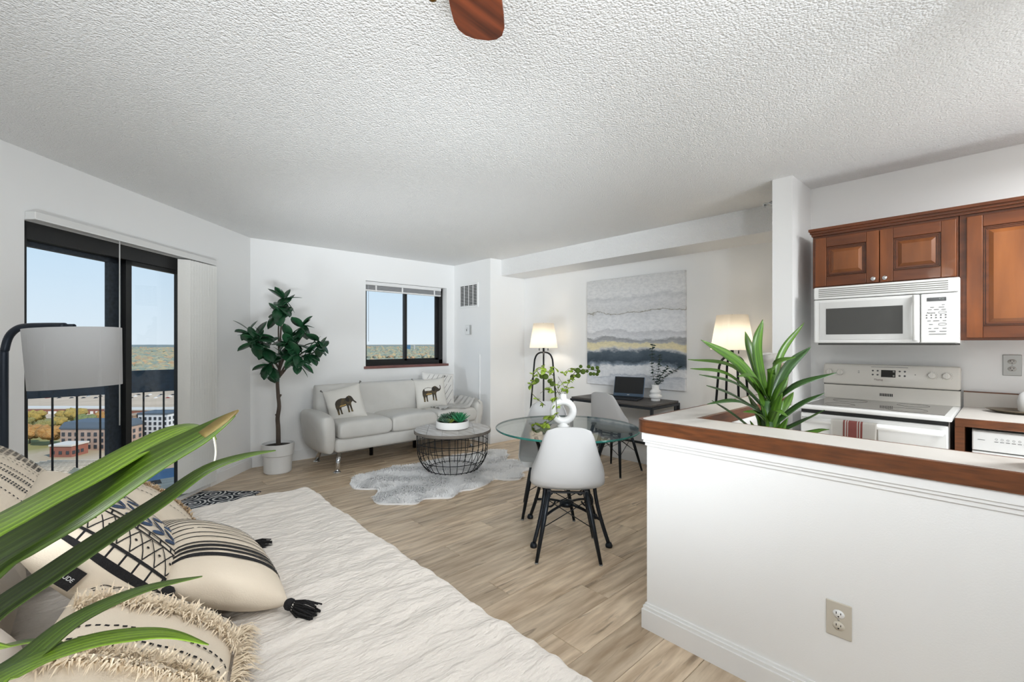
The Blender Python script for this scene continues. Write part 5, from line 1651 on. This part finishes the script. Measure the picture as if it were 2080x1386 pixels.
def onbg(y_, z, off=0):
    return tb @ Vector((-off, y_, z))


for y_ in (.852, .790, .327, .262):
    f = nb(); lathe(f, [(0, .022), (.016, .022), (.018, .018), (.019, .0), (.0, .0)], 20)
    mt_ = frame_mtx(onbg(y_, .078), (0, -1, 0), (tb.to_3x3() @ Vector((0, 0, 1)))); f.transform(mt_); kb = obj('knob', f, cream_app, bg, world=True, smooth=True, auto=40)
    f = nb(); box(f, -.003, -.017, .022, .003, .017, .028, mtx=mt_); obj('grip', f, cream_app, kb, world=True)
    f = nb()
    for q in range(13):
        a = R(-130 + q * 21.6); tube(f, [mt_ @ Vector((.0235 * math.sin(a), .0235 * math.cos(a), .0008)), mt_ @ Vector((.026 * math.sin(a), .026 * math.cos(a), .0008))], .0007, 4)
    obj('dial_marks', f, gtx, kb, world=True)
f = nb(); box(f, -.0015, .500, .058, .001, .572, .104, mtx=tb); dp = obj('clock_display', f, M('range_display', '14120F', .12), bg, world=True)
f = nb(); lathe(f, [(0, .0006), (.005, .0006), (.005, 0)], 12); q = Matrix.Identity(4)
f.transform(frame_mtx(onbg(.509, .095, .0016), (0, -1, 0), (0, 0, 1))); obj('up_key', f, M('key_grey', 'BDBBB5', .5), dp, world=True)
f = nb(); lathe(f, [(0, .0006), (.005, .0006), (.005, 0)], 12); f.transform(frame_mtx(onbg(.509, .068, .0016), (0, -1, 0), (0, 0, 1))); obj('down_key', f, MATS['key_grey'], dp, world=True)
for (y_, z) in ((.615, .098), (.615, .072), (.590, .098), (.590, .072), (.480, .098), (.480, .070), (.455, .098), (.455, .070)):
    f = nb(); lathe(f, [(0, .0012), (.0055, .0012), (.0055, 0)], 12); f.transform(frame_mtx(onbg(y_, z), (0, -1, 0), (0, 0, 1))); obj('touch_key', f, gtx, bg, world=True)
f = nb(); box(f, -.001, .44, .121, .0005, .625, .1235, mtx=tb); obj('panel_line', f, gtx, bg, world=True)
f = nb(); box(f, -.001, .685, .080, .0005, .694, .083, mtx=tb); box(f, -.001, .685, .090, .0005, .694, .093, mtx=tb); box(f, -.001, .403, .078, .0005, .408, .083, mtx=tb); obj('indicator_marks', f, gtx, bg, world=True)['kind'] = 'stuff'
text('maker_lettering', 'Maytag', .016, M('brown_print', '8E7D78', .6), bg, frame_mtx(onbg(.585, .040, .0012), (0, -1, 0), tb.to_3x3() @ Vector((0, 0, 1))), depth=.0003)
f = nb(); box(f, 3.208, .22, .908, 3.24, .875, .927); obj('vent_gap', f, blackp_m, sv_, world=True)
f = nb(); box(f, 3.205, .218, .22, 3.24, .878, .905, bev=.008); od = obj('oven_door', f, white_app, sv_, world=True)
f = nb(); box(f, 3.2035, .375, .42, 3.206, .720, .770, bev=.001); obj('oven_window', f, M('grey_oven_window', '6E6E6C', .08, spec=.8), od, world=True)
f = nb(); tube(f, [(3.175, .235, .868), (3.175, .862, .868)], .016, 12)
for y_ in (.245, .85):
    tube(f, [(3.175, y_, .868), (3.21, y_, .868)], .014, 10)
obj('handle', f, white_app, od, world=True, smooth=True)
f = nb(); box(f, 3.21, .22, .03, 3.24, .876, .205, bev=.006); obj('drawer', f, white_app, sv_, world=True)

# striped towel over the oven handle
tw_m = bpy.data.materials.new('striped_towel'); tw_m.use_nodes = True
nt = tw_m.node_tree; pb = nt.nodes['Principled BSDF']; pb.inputs['Roughness'].default_value = .95
t = nt.nodes.new('ShaderNodeTexCoord'); sx_n = nt.nodes.new('ShaderNodeSeparateXYZ'); nt.links.new(t.outputs['Object'], sx_n.inputs[0])
mr = nt.nodes.new('ShaderNodeMapRange'); mr.inputs['From Min'].default_value = .105; mr.inputs['From Max'].default_value = -.105; nt.links.new(sx_n.outputs['Y'], mr.inputs[0])
rr_ = nt.nodes.new('ShaderNodeValToRGB'); cr = rr_.color_ramp; cr.interpolation = 'CONSTANT'
wc, rc_ = lin('D6D2CB'), lin('9C5B55')
cr.elements[0].color = wc; cr.elements[0].position = 0; cr.elements[1].position = .27; cr.elements[1].color = rc_
for p_, c_ in ((.315, wc), (.34, rc_), (.37, wc), (.39, rc_), (.58, wc), (.60, rc_), (.63, wc), (.655, rc_), (.70, wc)):
    e_ = cr.elements.new(p_); e_.color = c_
nt.links.new(mr.outputs[0], rr_.inputs[0]); nt.links.new(rr_.outputs[0], pb.inputs['Base Color'])
f = nb(); g_ = {}
pr = [(3.20, .66), (3.199, .80), (3.198, .862)] + [(3.175 + .019 * math.cos(a), .868 + .019 * math.sin(a)) for a in [R(20 + 20 * k) for k in range(8)]] + [(3.155, .84), (3.153, .74), (3.151, .62), (3.150, .52)]
for i, (x, z) in enumerate(pr):
    for j in range(21):
        y_ = -.105 + .21 * j / 20
        g_[i, j] = f.verts.new((x - 3.175 + (.004 * math.sin(j * .9) if i > 11 else 0) - (.003 if i > 11 else 0), y_ * (1 - .04 * (i > 11)), z - .52))
for i in range(len(pr) - 1):
    for j in range(20):
        f.faces.new((g_[i, j], g_[i + 1, j], g_[i + 1, j + 1], g_[i, j + 1]))
bmesh.ops.solidify(f, geom=f.faces[:], thickness=.003)
tw = tag(obj('dish_towel', f, tw_m, smooth=True), 'white dish towel with red stripes hanging on the oven handle', 'towel')
place(tw, (3.175, .605, .52))

# ------------------------------------------------------------------ right counter, dishwasher, tray, canister
kc = thing('kitchen_counter', 'grey laminate kitchen counter with wooden edge right of the range', 'counter', (3.52, -.20, .91))
f = nb(); box(f, 3.215, -.60, .912, 3.84, .195, .951); obj('laminate_top', f, lam_m, kc, world=True)
f = nb(); box(f, 3.195, -.60, .912, 3.2149, .195, .9515, bev=.003); obj('wood_edge', f, oak, kc, world=True)
f = nb(); box(f, 3.822, -.60, .951, 3.843, .195, 1.038); bs_ = obj('backsplash', f, lam_m, kc, world=True)
f = nb(); box(f, 3.820, -.60, 1.038, 3.843, .195, 1.044); obj('wood_cap', f, oak, bs_, world=True)
f = nb(); box(f, 3.20, .160, 0, 3.84, .195, .912)
tag(rebase(obj('cabinet_end_panel', f, oak)), 'wooden end panel between the range and the dishwasher', 'panel')
dwz = thing('dishwasher', 'white dishwasher under the kitchen counter right of the range', 'dishwasher', (3.52, -.14, 0))
f = nb(); box(f, 3.25, -.45, .02, 3.83, .135, .895); obj('body', f, white_app, dwz, world=True)
f = nb(); box(f, 3.22, -.45, .80, 3.25, .135, .893, bev=.006); cpn = obj('control_panel', f, white_app, dwz, world=True)
f = nb(); box(f, 3.222, -.45, .10, 3.25, .135, .795, bev=.004); obj('door', f, white_app, dwz, world=True)
f = nb()
for k in range(6):
    box(f, 3.2188, .045 - k * .019, .848, 3.2202, .058 - k * .019, .8505)
    tube(f, [(3.2195, .0515 - k * .019 + .004 * math.cos(a), .862 + .004 * math.sin(a)) for a in [2 * math.pi * q / 10 for q in range(10)]], .0005, 4, closed=True)
box(f, 3.2188, .09, .852, 3.2202, .115, .854); obj('button_marks', f, gtx, cpn, world=True)['kind'] = 'stuff'
f = nb(); lathe(f, [(0, 0), (.10, 0), (.125, .012), (.135, .018), (.125, .016), (.10, .006), (0, .006)], 36, sx=.75, sy=1.25)
place(tag(obj('serving_tray', f, M('bronze_metal', '8A7F70', .3, .8), smooth=True), 'oval bronze metal tray on the right kitchen counter', 'tray'), (3.66, -.065, .952))
f = nb(); lathe(f, [(0, 0), (.045, 0), (.055, .01), (.058, .06), (.05, .095), (.03, .115), (0, .12)], 24)
place(tag(obj('canister', f, plastic_w, smooth=True), 'white rounded canister standing on the bronze tray at the right edge', 'canister'), (3.66, -.075, .959))
# ------------------------------------------------------------------ balcony
f = nb(); prism(f, [(1.30, 5.66), (1.30, 6.16), (-2.25, 6.16), (-2.25, 1.95), (-2.02, 2.22)], -.22, -.03)
struct(obj('floor_balcony', f, M('blue_grey_deck_paint', '3E6C94', .6, col2='4A7AA3', nscale=2)))
rl = thing('balcony_railing', 'dark metal balcony railing with a deep top panel and thin bars', 'railing', (-.45, 6.1, -.03))
pan_m = M('textured_dark_panel', '2B3946', .5, col2='36485A', nscale=30, bump=.3, bscale=120)
f = nb(); box(f, -2.2, 6.085, .815, 1.28, 6.115, 1.045, bev=.004); obj('top_panel', f, pan_m, rl, world=True)
f = nb(); box(f, -2.215, 2.05, .815, -2.185, 6.085, 1.045, bev=.004); obj('side_panel', f, pan_m, rl, world=True)
f = nb(); box(f, -2.2, 6.088, .045, 1.28, 6.112, .075); obj('bottom_rail', f, blackp_m, rl, world=True)
f = nb(); box(f, -2.212, 2.05, .045, -2.188, 6.085, .075); obj('bottom_rail', f, blackp_m, rl, world=True)
bar = nb(); box(bar, -.008, -.008, 0, .008, .008, .77)
barm = bpy.data.meshes.new('bar'); bar.to_mesh(barm); bar.free(); barm.materials.append(blackp_m)
for k in range(21):
    inst('bar', barm, rl, MW[rl].inverted() @ Vector((-2.16 + k * .1675, 6.1, .06)), (0, 0, 0))
for k in range(23):
    inst('bar', barm, rl, MW[rl].inverted() @ Vector((-2.2, 2.15 + k * .17, .06)), (0, 0, 0))
for p in ((-2.2, 6.1), (1.26, 6.1), (-2.2, 2.08)):
    f = nb(); box(f, p[0] - .025, p[1] - .025, -.03, p[0] + .025, p[1] + .025, .815); obj('post', f, blackp_m, rl, world=True)

# ------------------------------------------------------------------ the town below
GZ = -62.0
FW, RT = Vector((.673, .7396, 0)), Vector((.7396, -.673, 0))
VANG = R(47.7)


def town(r_, d, z=GZ):
    p = FW * d + RT * r_
    return Vector((p.x, p.y, z))


gm_ = bpy.data.materials.new('valley_ground'); gm_.use_nodes = True
nt = gm_.node_tree; pb = nt.nodes['Principled BSDF']; pb.inputs['Roughness'].default_value = .95
t = nt.nodes.new('ShaderNodeTexCoord')
n1 = nt.nodes.new('ShaderNodeTexNoise'); n1.inputs['Scale'].default_value = .011; n1.inputs['Detail'].default_value = 4
nt.links.new(t.outputs['Object'], n1.inputs['Vector'])
r1 = nt.nodes.new('ShaderNodeValToRGB')
for p_, c_ in ((0.0, '7F7A46'), (.40, '8B8450'), (.46, 'A8977E'), (.60, 'B7A48E'), (.72, '9C8D7B')):
    e_ = r1.color_ramp.elements.new(p_) if p_ not in (0.0,) else r1.color_ramp.elements[0]
    e_.color = lin(c_)
r1.color_ramp.elements[-1].color = lin('8B8450')
nt.links.new(n1.outputs['Fac'], r1.inputs[0]); nt.links.new(r1.outputs[0], pb.inputs['Base Color'])
f = nb()
V = [f.verts.new(v) for v in ((-9000, -3000, GZ), (14000, -3000, GZ), (14000, 16000, GZ), (-9000, 16000, GZ))]
f.faces.new(V)
struct(obj('ground', f, gm_))
# sandy freight yard and road
yard_m = M('sandy_yard', 'C3AE97', .95, col2='B29E88', nscale=.03)
f = nb(); V = [f.verts.new(town(a, b, GZ + .3)) for a, b in ((-640, 380), (-200, 380), (-200, 600), (-640, 600))]; f.faces.new(V)
struct(obj('ground_yard', f, yard_m))
f = nb(); V = [f.verts.new(town(a, b, GZ + .4)) for a, b in ((-900, 1700), (-150, 1720), (60, 2700), (20, 2760), (-200, 1900), (-900, 1790))]; f.faces.new(V)
struct(obj('ground_road', f, M('pale_road', 'C9A78A', .95)))


def block(name, label, r0, r1, d0, d1, h, wallc, roofc, wins=None, roof=None, winc='3A3F46', mans=0, group=None):
    t = thing(name, label, 'building', tuple(town((r0 + r1) / 2, (d0 + d1) / 2)), rz=VANG - math.pi / 2, group=group)
    wx, wy = (r1 - r0) / 2, (d1 - d0) / 2
    f = nb(); box(f, -wx, -wy, 0, wx, wy, h); obj('walls', f, wallc, t)
    f = nb(); box(f, -wx - .4, -wy - .4, h, wx + .4, wy + .4, h + .9)
    if mans:
        pr_ = [(-wx - .4, -wy - .4), (wx + .4, -wy - .4), (wx + .4, wy + .4), (-wx - .4, wy + .4)]
        a = [f.verts.new((x, y_, h + .9)) for x, y_ in pr_]; b = [f.verts.new((x * .93, y_ * .80, h + .9 + mans)) for x, y_ in pr_]
        for i in range(4):
            f.faces.new((a[i], a[(i + 1) % 4], b[(i + 1) % 4], b[i]))
        f.faces.new(b)
    obj('roof', f, roofc, t)
    if wins:
        nx_, nz_, ww, wh, z0 = wins
        wm = nb(); box(wm, -ww / 2, -.25, -wh / 2, ww / 2, .05, wh / 2)
        me = bpy.data.meshes.new('window'); wm.to_mesh(me); wm.free()
        me.materials.append(MATS.get('win' + winc) or M('win' + winc, winc, .2))
        for i in range(nx_):
            for k in range(nz_):
                inst('window', me, t, (-wx + (i + .5) * 2 * wx / nx_, -wy, z0 + k * (h - z0) / nz_ + wh * .3), (0, 0, 0))
                if nx_ < 12 and i < 4:
                    inst('window', me, t, (wx, -wy + (i + .5) * 2 * wy / 4, z0 + k * (h - z0) / nz_ + wh * .3), (0, 0, math.pi / 2))
    return t


pink = M('pinkish_brick', 'B39C8E', .9, col2='A48B7D', nscale=.3); whiteb = M('white_render', 'D5D6D8', .8); tan_b = M('tan_brick', '9A8470', .9); slate = M('slate_roof', '4E5A66', .8); pale_roof = M('pale_flat_roof', 'C9C3BB', .9); redb = M('red_brick_far', '8E5A4C', .9)
block('apartment_house', 'pinkish brick apartment house with slate roof seen below the balcony rail', -266, -232, 268, 286, 12.5, pink, slate, (9, 3, 1.7, 2.2, 1.6), mans=3)
block('apartment_house', 'white apartment house with small dark windows seen through the right door pane', -240, -221, 292, 306, 17.5, whiteb, slate, (6, 5, 1.5, 1.9, 1.5))
block('brick_tower', 'tan brick tower block beside the white apartment house', -247, -241.5, 290, 300, 16.5, tan_b, tan_b, (1, 3, 1.2, 1.6, 3))
block('low_building', 'white low building right of the white apartment house', -226, -196, 322, 336, 16, whiteb, pale_roof, (7, 3, 1.6, 1.8, 2))
block('freight_shed', 'long red brick freight shed with white dock doors beyond the trees', -450, -352, 404, 418, 4.6, redb, pale_roof, (21, 1, 2.6, 2.9, .4), winc='E3E1DC')
block('freight_shed', 'red brick freight shed behind the right door pane', -345, -285, 386, 400, 6, redb, pale_roof, (13, 1, 2.4, 3, .8), winc='C9BFB2')
block('brick_store', 'small red brick store with flat roof at the foot of the apartment house', -256, -244, 252, 262, 6, redb, pale_roof, (3, 1, 1.6, 1.8, 2))
block('warehouse', 'beige warehouse right of the freight shed', -286, -250, 372, 384, 8.5, M('beige_metal', 'B2A68F', .8), pale_roof, (6, 1, 2.6, 3, 1))
block('office_tower', 'distant blue glass office tower on the horizon in the small window', -903, -873, 3900, 3925, 46, M('blue_glass_far', '5B84A8', .3), M('blue_roof', '6E8CA6', .6), (4, 6, 4, 4, 3), winc='4B7297')
block('office_tower', 'slim white tower beside the blue glass tower on the horizon', -842, -834, 3900, 3912, 44, whiteb, pale_roof, (2, 6, 2, 3, 3))
# rail lattice in front of the apartment house
f = nb()
for k in range(12):
    a, b = town(-262 + k * 1.5, 212 + k * 2.6, GZ + 1), town(-212 + k * 1.5, 214 + k * 2.6, GZ + 1)
    tube(f, [a, b], .28, 4)
for k in range(18):
    a, b = town(-260 + k * 2.8, 211, GZ + .6), town(-247 + k * 2.8, 244, GZ + .6)
    tube(f, [a, b], .22, 4)
o = rebase(obj('railway_tracks', f, M('pale_rail_bed', 'BDB3A4', .9))); tag(o, 'pale lattice of railway tracks below the apartment house', 'tracks')
# parked cars beyond the yard
cb_ = nb(); box(cb_, -2.2, -.9, 0, 2.2, .9, .9, bev=.2, seg=1); box(cb_, -1.2, -.8, .9, 1.1, .8, 1.5, bev=.25, seg=1)
cms = []
for nm, c_ in (('white_car_paint', 'DADADA'), ('dark_car_paint', '2D3138'), ('silver_car_paint', '9DA3A8'), ('red_car_paint', '8E3A34')):
    me = bpy.data.meshes.new('car'); cb_.to_mesh(me); me.materials.append(M(nm, c_, .3)); cms.append((nm.split('_')[0], me))
cb_.free()
for i in range(60):
    nm, me = cms[random.choice((0, 0, 1, 1, 2, 3))]
    row_ = i % 3
    c_ = inst('car', me, None, town(-600 + i * 4.6 + random.uniform(-.6, .6), 520 + row_ * 16), (0, 0, VANG + random.choice((0, math.pi / 2))))
    tag(c_, nm + ' car in the rows parked at the far edge of the yard', 'car', nm + ' cars parked at the far edge of the yard')

# autumn trees
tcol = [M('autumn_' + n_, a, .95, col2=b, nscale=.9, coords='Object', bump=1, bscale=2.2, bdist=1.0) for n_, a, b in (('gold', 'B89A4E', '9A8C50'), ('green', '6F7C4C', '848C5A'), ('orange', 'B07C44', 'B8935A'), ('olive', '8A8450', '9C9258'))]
hazed_col = [M('woodland_' + n_, a, .95, col2=b, nscale=.02, coords='Object') for n_, a, b in (('gold', 'B29C72', '9A9278'), ('green', '7A8478', '878E80'), ('orange', 'B08A66', 'A08E74'), ('olive', '8D8D78', '98967E'))]  # foliage greyed: distance haze put into the colours
def blob(bm, r_, seed, sub=2, c=(0, 0, 0), mi=0):
    t = bmesh.new(); bmesh.ops.create_icosphere(t, subdivisions=sub, radius=1)
    for v in t.verts:
        k = 1 + .30 * noise.noise(v.co * 2.1 + Vector((seed, seed * .7, 0))) + .22 * noise.noise(v.co * 6 + Vector((seed, 3, seed)))
        v.co = Vector((v.co.x * k * r_ + c[0], v.co.y * k * r_ + c[1], v.co.z * k * r_ * .85 + c[2]))
    join(bm, t, mi)


tspots = [(-368, 352, 5.5, 0), (-352, 358, 5, 0), (-335, 350, 6.5, 0), (-318, 354, 5, 2), (-374, 332, 4, 1), (-346, 320, 5, 3), (-332, 334, 4.5, 0), (-322, 314, 5, 3), (-305, 326, 6, 1), (-338, 298, 5, 0), (-303, 286, 6, 2), (-286, 282, 6, 2), (-320, 296, 5.5, 3), (-290, 312, 5, 0), (-278, 300, 4, 3), (-360, 338, 4, 3), (-210, 282, 5, 0), (-200, 268, 5, 1), (-199, 250, 5.5, 3), (-186, 262, 5, 0), (-276, 334, 5, 1), (-232, 322, 4, 1), (-212, 312, 4, 1), (-184, 240, 5, 1), (-174, 226, 5.5, 0), (-166, 242, 6, 3)]
names_ = ('golden', 'green', 'orange', 'olive')
for i, (a, b, r_, k) in enumerate(tspots):
    t = thing('street_tree', names_[k] + ' autumn tree among the houses far below the balcony', 'tree', tuple(town(a, b)), group=names_[k] + ' trees in the town below')
    f = nb(); tube(f, [(0, 0, 0), (0, 0, r_ * .9)], .35, 6); obj('trunk', f, bark, t)
    f = nb()
    for q in range(7):
        a_ = q * 2.399; rr_q = r_ * .55 if q else 0
        blob(f, r_ * (.55 if q else .8), i * 7 + q, 3, (rr_q * math.cos(a_), rr_q * math.sin(a_), r_ * (1.25 + .35 * math.sin(q * 1.7))))
    obj('crown', f, tcol[k], t, smooth=True)
# forest to the horizon: too many to count
f = nb()
random.seed(11)
for i in range(8500):
    if i % 3 == 0:
        ang = random.uniform(-.335, -.15)
        d_ = 1000 + 5200 * random.random() ** 1.8
    else:
        ang = random.uniform(-1.15, -.70)
        d_ = 610 + 4500 * random.random() ** 2.0
    if ang > -.4 and 1640 < d_ < 1860:
        continue
    r_ = random.uniform(4.5, 8) * (1 + d_ / 3200)
    p = town(ang * d_, d_, GZ + r_ * .35)
    t = bmesh.new(); bmesh.ops.create_icosphere(t, subdivisions=1, radius=1)
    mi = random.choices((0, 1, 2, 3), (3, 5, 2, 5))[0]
    for v in t.verts:
        kk = random.uniform(.8, 1.15)
        v.co = Vector((v.co.x * kk * r_ * 1.2 + p.x, v.co.y * kk * r_ * 1.2 + p.y, v.co.z * kk * r_ * .8 + p.z))
    join(f, t, mi)
o = obj('forest', f, None, mats=hazed_col); o['kind'] = 'stuff'; o['label'] = 'autumn woodland stretching to the horizon'; o['category'] = 'woodland'
# low hills on the horizon
f = nb(); hm = M('hazy_wooded_hills', '6F7B80', .95, col2='7F8578', nscale=.004)  # bluish grey carries the distance haze in the hill colour
g_ = {}
for i in range(90):
    ang = -1.3 + 1.5 * i / 89
    for j in range(6):
        d_ = 4800 + j * 700
        z = GZ + (0 if j == 0 else (20 + 22 * (noise.noise((ang * 7, j * .5, 2)) + .5 * noise.noise((ang * 23, j, 5)))) * (j / 3 if j < 3 else 1))
        g_[i, j] = f.verts.new(town(ang * d_, d_, z))
for i in range(89):
    for j in range(5):
        f.faces.new((g_[i, j], g_[i + 1, j], g_[i + 1, j + 1], g_[i, j + 1]))
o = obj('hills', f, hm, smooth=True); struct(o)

# ------------------------------------------------------------------ lamps outside the picture, most added to even out the light
def flush_lamp(label, x, y_, e_, col=(.93, .97, 1), r_=.26):
    t = thing('ceiling_lamp', label, 'lamp', (x, y_, H))
    f = nb(); lathe(f, [(0, 0), (r_ + .02, 0), (r_ + .02, -.02), (r_, -.025)], 32); obj('rim', f, brushed_m, t, smooth=True, auto=40)
    f = nb(); lathe(f, [(r_, -.022), (r_ * .92, -.06), (r_ * .6, -.09), (0, -.10)], 32); obj('glass_bowl', f, MATS['frosted_light_bowl'], t, smooth=True)
    l = bpy.data.lights.new('lamp_light', 'AREA'); l.shape = 'DISK'; l.size = r_ * 2; l.energy = e_; l.color = col
    o = bpy.data.objects.new('lamp_light', l); C.objects.link(o); o.parent = t; o.location = (0, 0, -.11)
    return t


def added_track_head(t, x, y_, target, e_, col):
    p = Vector((x, y_, H - .12)); d = (Vector(target) - p).normalized()
    m = d.to_track_quat('-Z', 'Y').to_matrix().to_4x4(); m.translation = p
    f = nb(); lathe(f, [(0, .06), (.04, .06), (.05, -.04), (.047, -.04), (.037, .04), (0, .04)], 20); f.transform(m); h_ = obj('spot_head', f, trim_m, t, world=True, smooth=True, auto=40)
    f = nb(); tube(f, [p + Vector((0, 0, .02)), (x, y_, H - .02)], .008, 8); obj('spot_arm', f, trim_m, t, world=True)
    l = bpy.data.lights.new('added_spot', 'SPOT'); l.energy = e_; l.color = col; l.spot_size = R(72); l.spot_blend = 1.0; l.shadow_soft_size = .22
    o = bpy.data.objects.new('added_spot', l); C.objects.link(o); o.parent = t
    o.matrix_local = MW[t].inverted() @ Matrix.Translation(d * .06) @ m


def added_uplight(label, p, target, e_, size=84):  # builds an unseen uplight, added as fill
    t = thing('added_uplight', label, 'lamp', (p[0], p[1], 0))
    P0 = Vector((p[0], p[1], .22)); d = (Vector(target) - P0).normalized()
    m = d.to_track_quat('-Z', 'Y').to_matrix().to_4x4(); m.translation = P0
    f = nb(); lathe(f, [(0, .10), (.07, .10), (.09, -.06), (.086, -.06), (.066, .08), (0, .08)], 24); f.transform(m); obj('can', f, black_m, t, world=True, smooth=True, auto=40)
    f = nb(); lathe(f, [(0, 0), (.10, 0), (.10, .012), (.012, .02), (.012, .15), (0, .15)], 24, c=(p[0], p[1], 0)); obj('stand', f, black_m, t, world=True)
    l = bpy.data.lights.new('added_spot', 'SPOT'); l.energy = e_; l.color = (.89, .95, 1); l.spot_size = R(size); l.spot_blend = 1.0; l.shadow_soft_size = .25
    o = bpy.data.objects.new('added_spot', l); C.objects.link(o); o.parent = t
    o.matrix_local = MW[t].inverted() @ Matrix.Translation(d * .08) @ m


flush_lamp('added unseen ceiling lamp behind the camera', -.9, -.9, FILL_BACK)  # unseen lamp, added to brighten the near end of the room
flush_lamp('round flush ceiling lamp in the kitchen behind the partition', 2.95, -.75, LAMP_KITCHEN)
tr = thing('added_track_light', 'added unseen track light with four spot heads on the ceiling behind the camera', 'lamp', (-.2, -.9, H))  # not seen; added to throw light onto the far walls
f = nb(); box(f, -1.0, -1.52, H - .02, 1.2, -1.48, H); obj('track', f, trim_m, tr, world=True)
for (x, tg_, k_) in ((-.8, (1.5, 5.0, 1.9), .5), (-.3, (4.3, 2.9, 1.5), .8), (.1, (2.9, 5.0, 1.9), .45), (.55, (4.3, 3.9, 1.7), 1.4)):
    added_track_head(tr, x, -1.5, tg_, FILL_SPOT * k_, (.89, .95, 1))
added_uplight('added unseen uplight behind the camera aimed at the middle of the ceiling', (.25, -.9), (2.8, 4.9, 2.45), FILL_UP * 1.3, 54)  # added fill for the middle and far ceiling
added_uplight('added unseen uplight behind the camera aimed at the ceiling by the sliding door', (-.15, -.9), (1.5, 4.9, 2.45), FILL_UP * .9, 62)  # added fill for the ceiling on the door side
added_uplight('added unseen uplight behind the camera aimed at the ceiling overhead', (-.6, -1.2), (.3, 1.0, 2.45), FILL_UP * 1.2, 76)  # added fill for the ceiling nearest the camera
added_uplight('added unseen uplight on the kitchen floor aimed at the kitchen ceiling', (2.75, -.35), (2.85, .5, 2.45), FILL_UP * .22, 100)  # hidden behind the half wall, added to lift the kitchen ceiling
added_uplight('added unseen uplight beside the head of the bed aimed at the column', (-.75, 2.93), (3.3, 4.3, 2.15), FILL_UP * .8, 64)  # out of view, added to stand in for daylight from the door
l = bpy.data.lights.new('lamp_light', 'POINT'); l.energy = FILL_FAN; l.color = (.93, .97, 1); l.shadow_soft_size = .11  # light on the fan, above the frame, added to brighten the room
o = bpy.data.objects.new('lamp_light', l); C.objects.link(o); o.parent = fn; o.location = (0, 0, 1.96 - H)
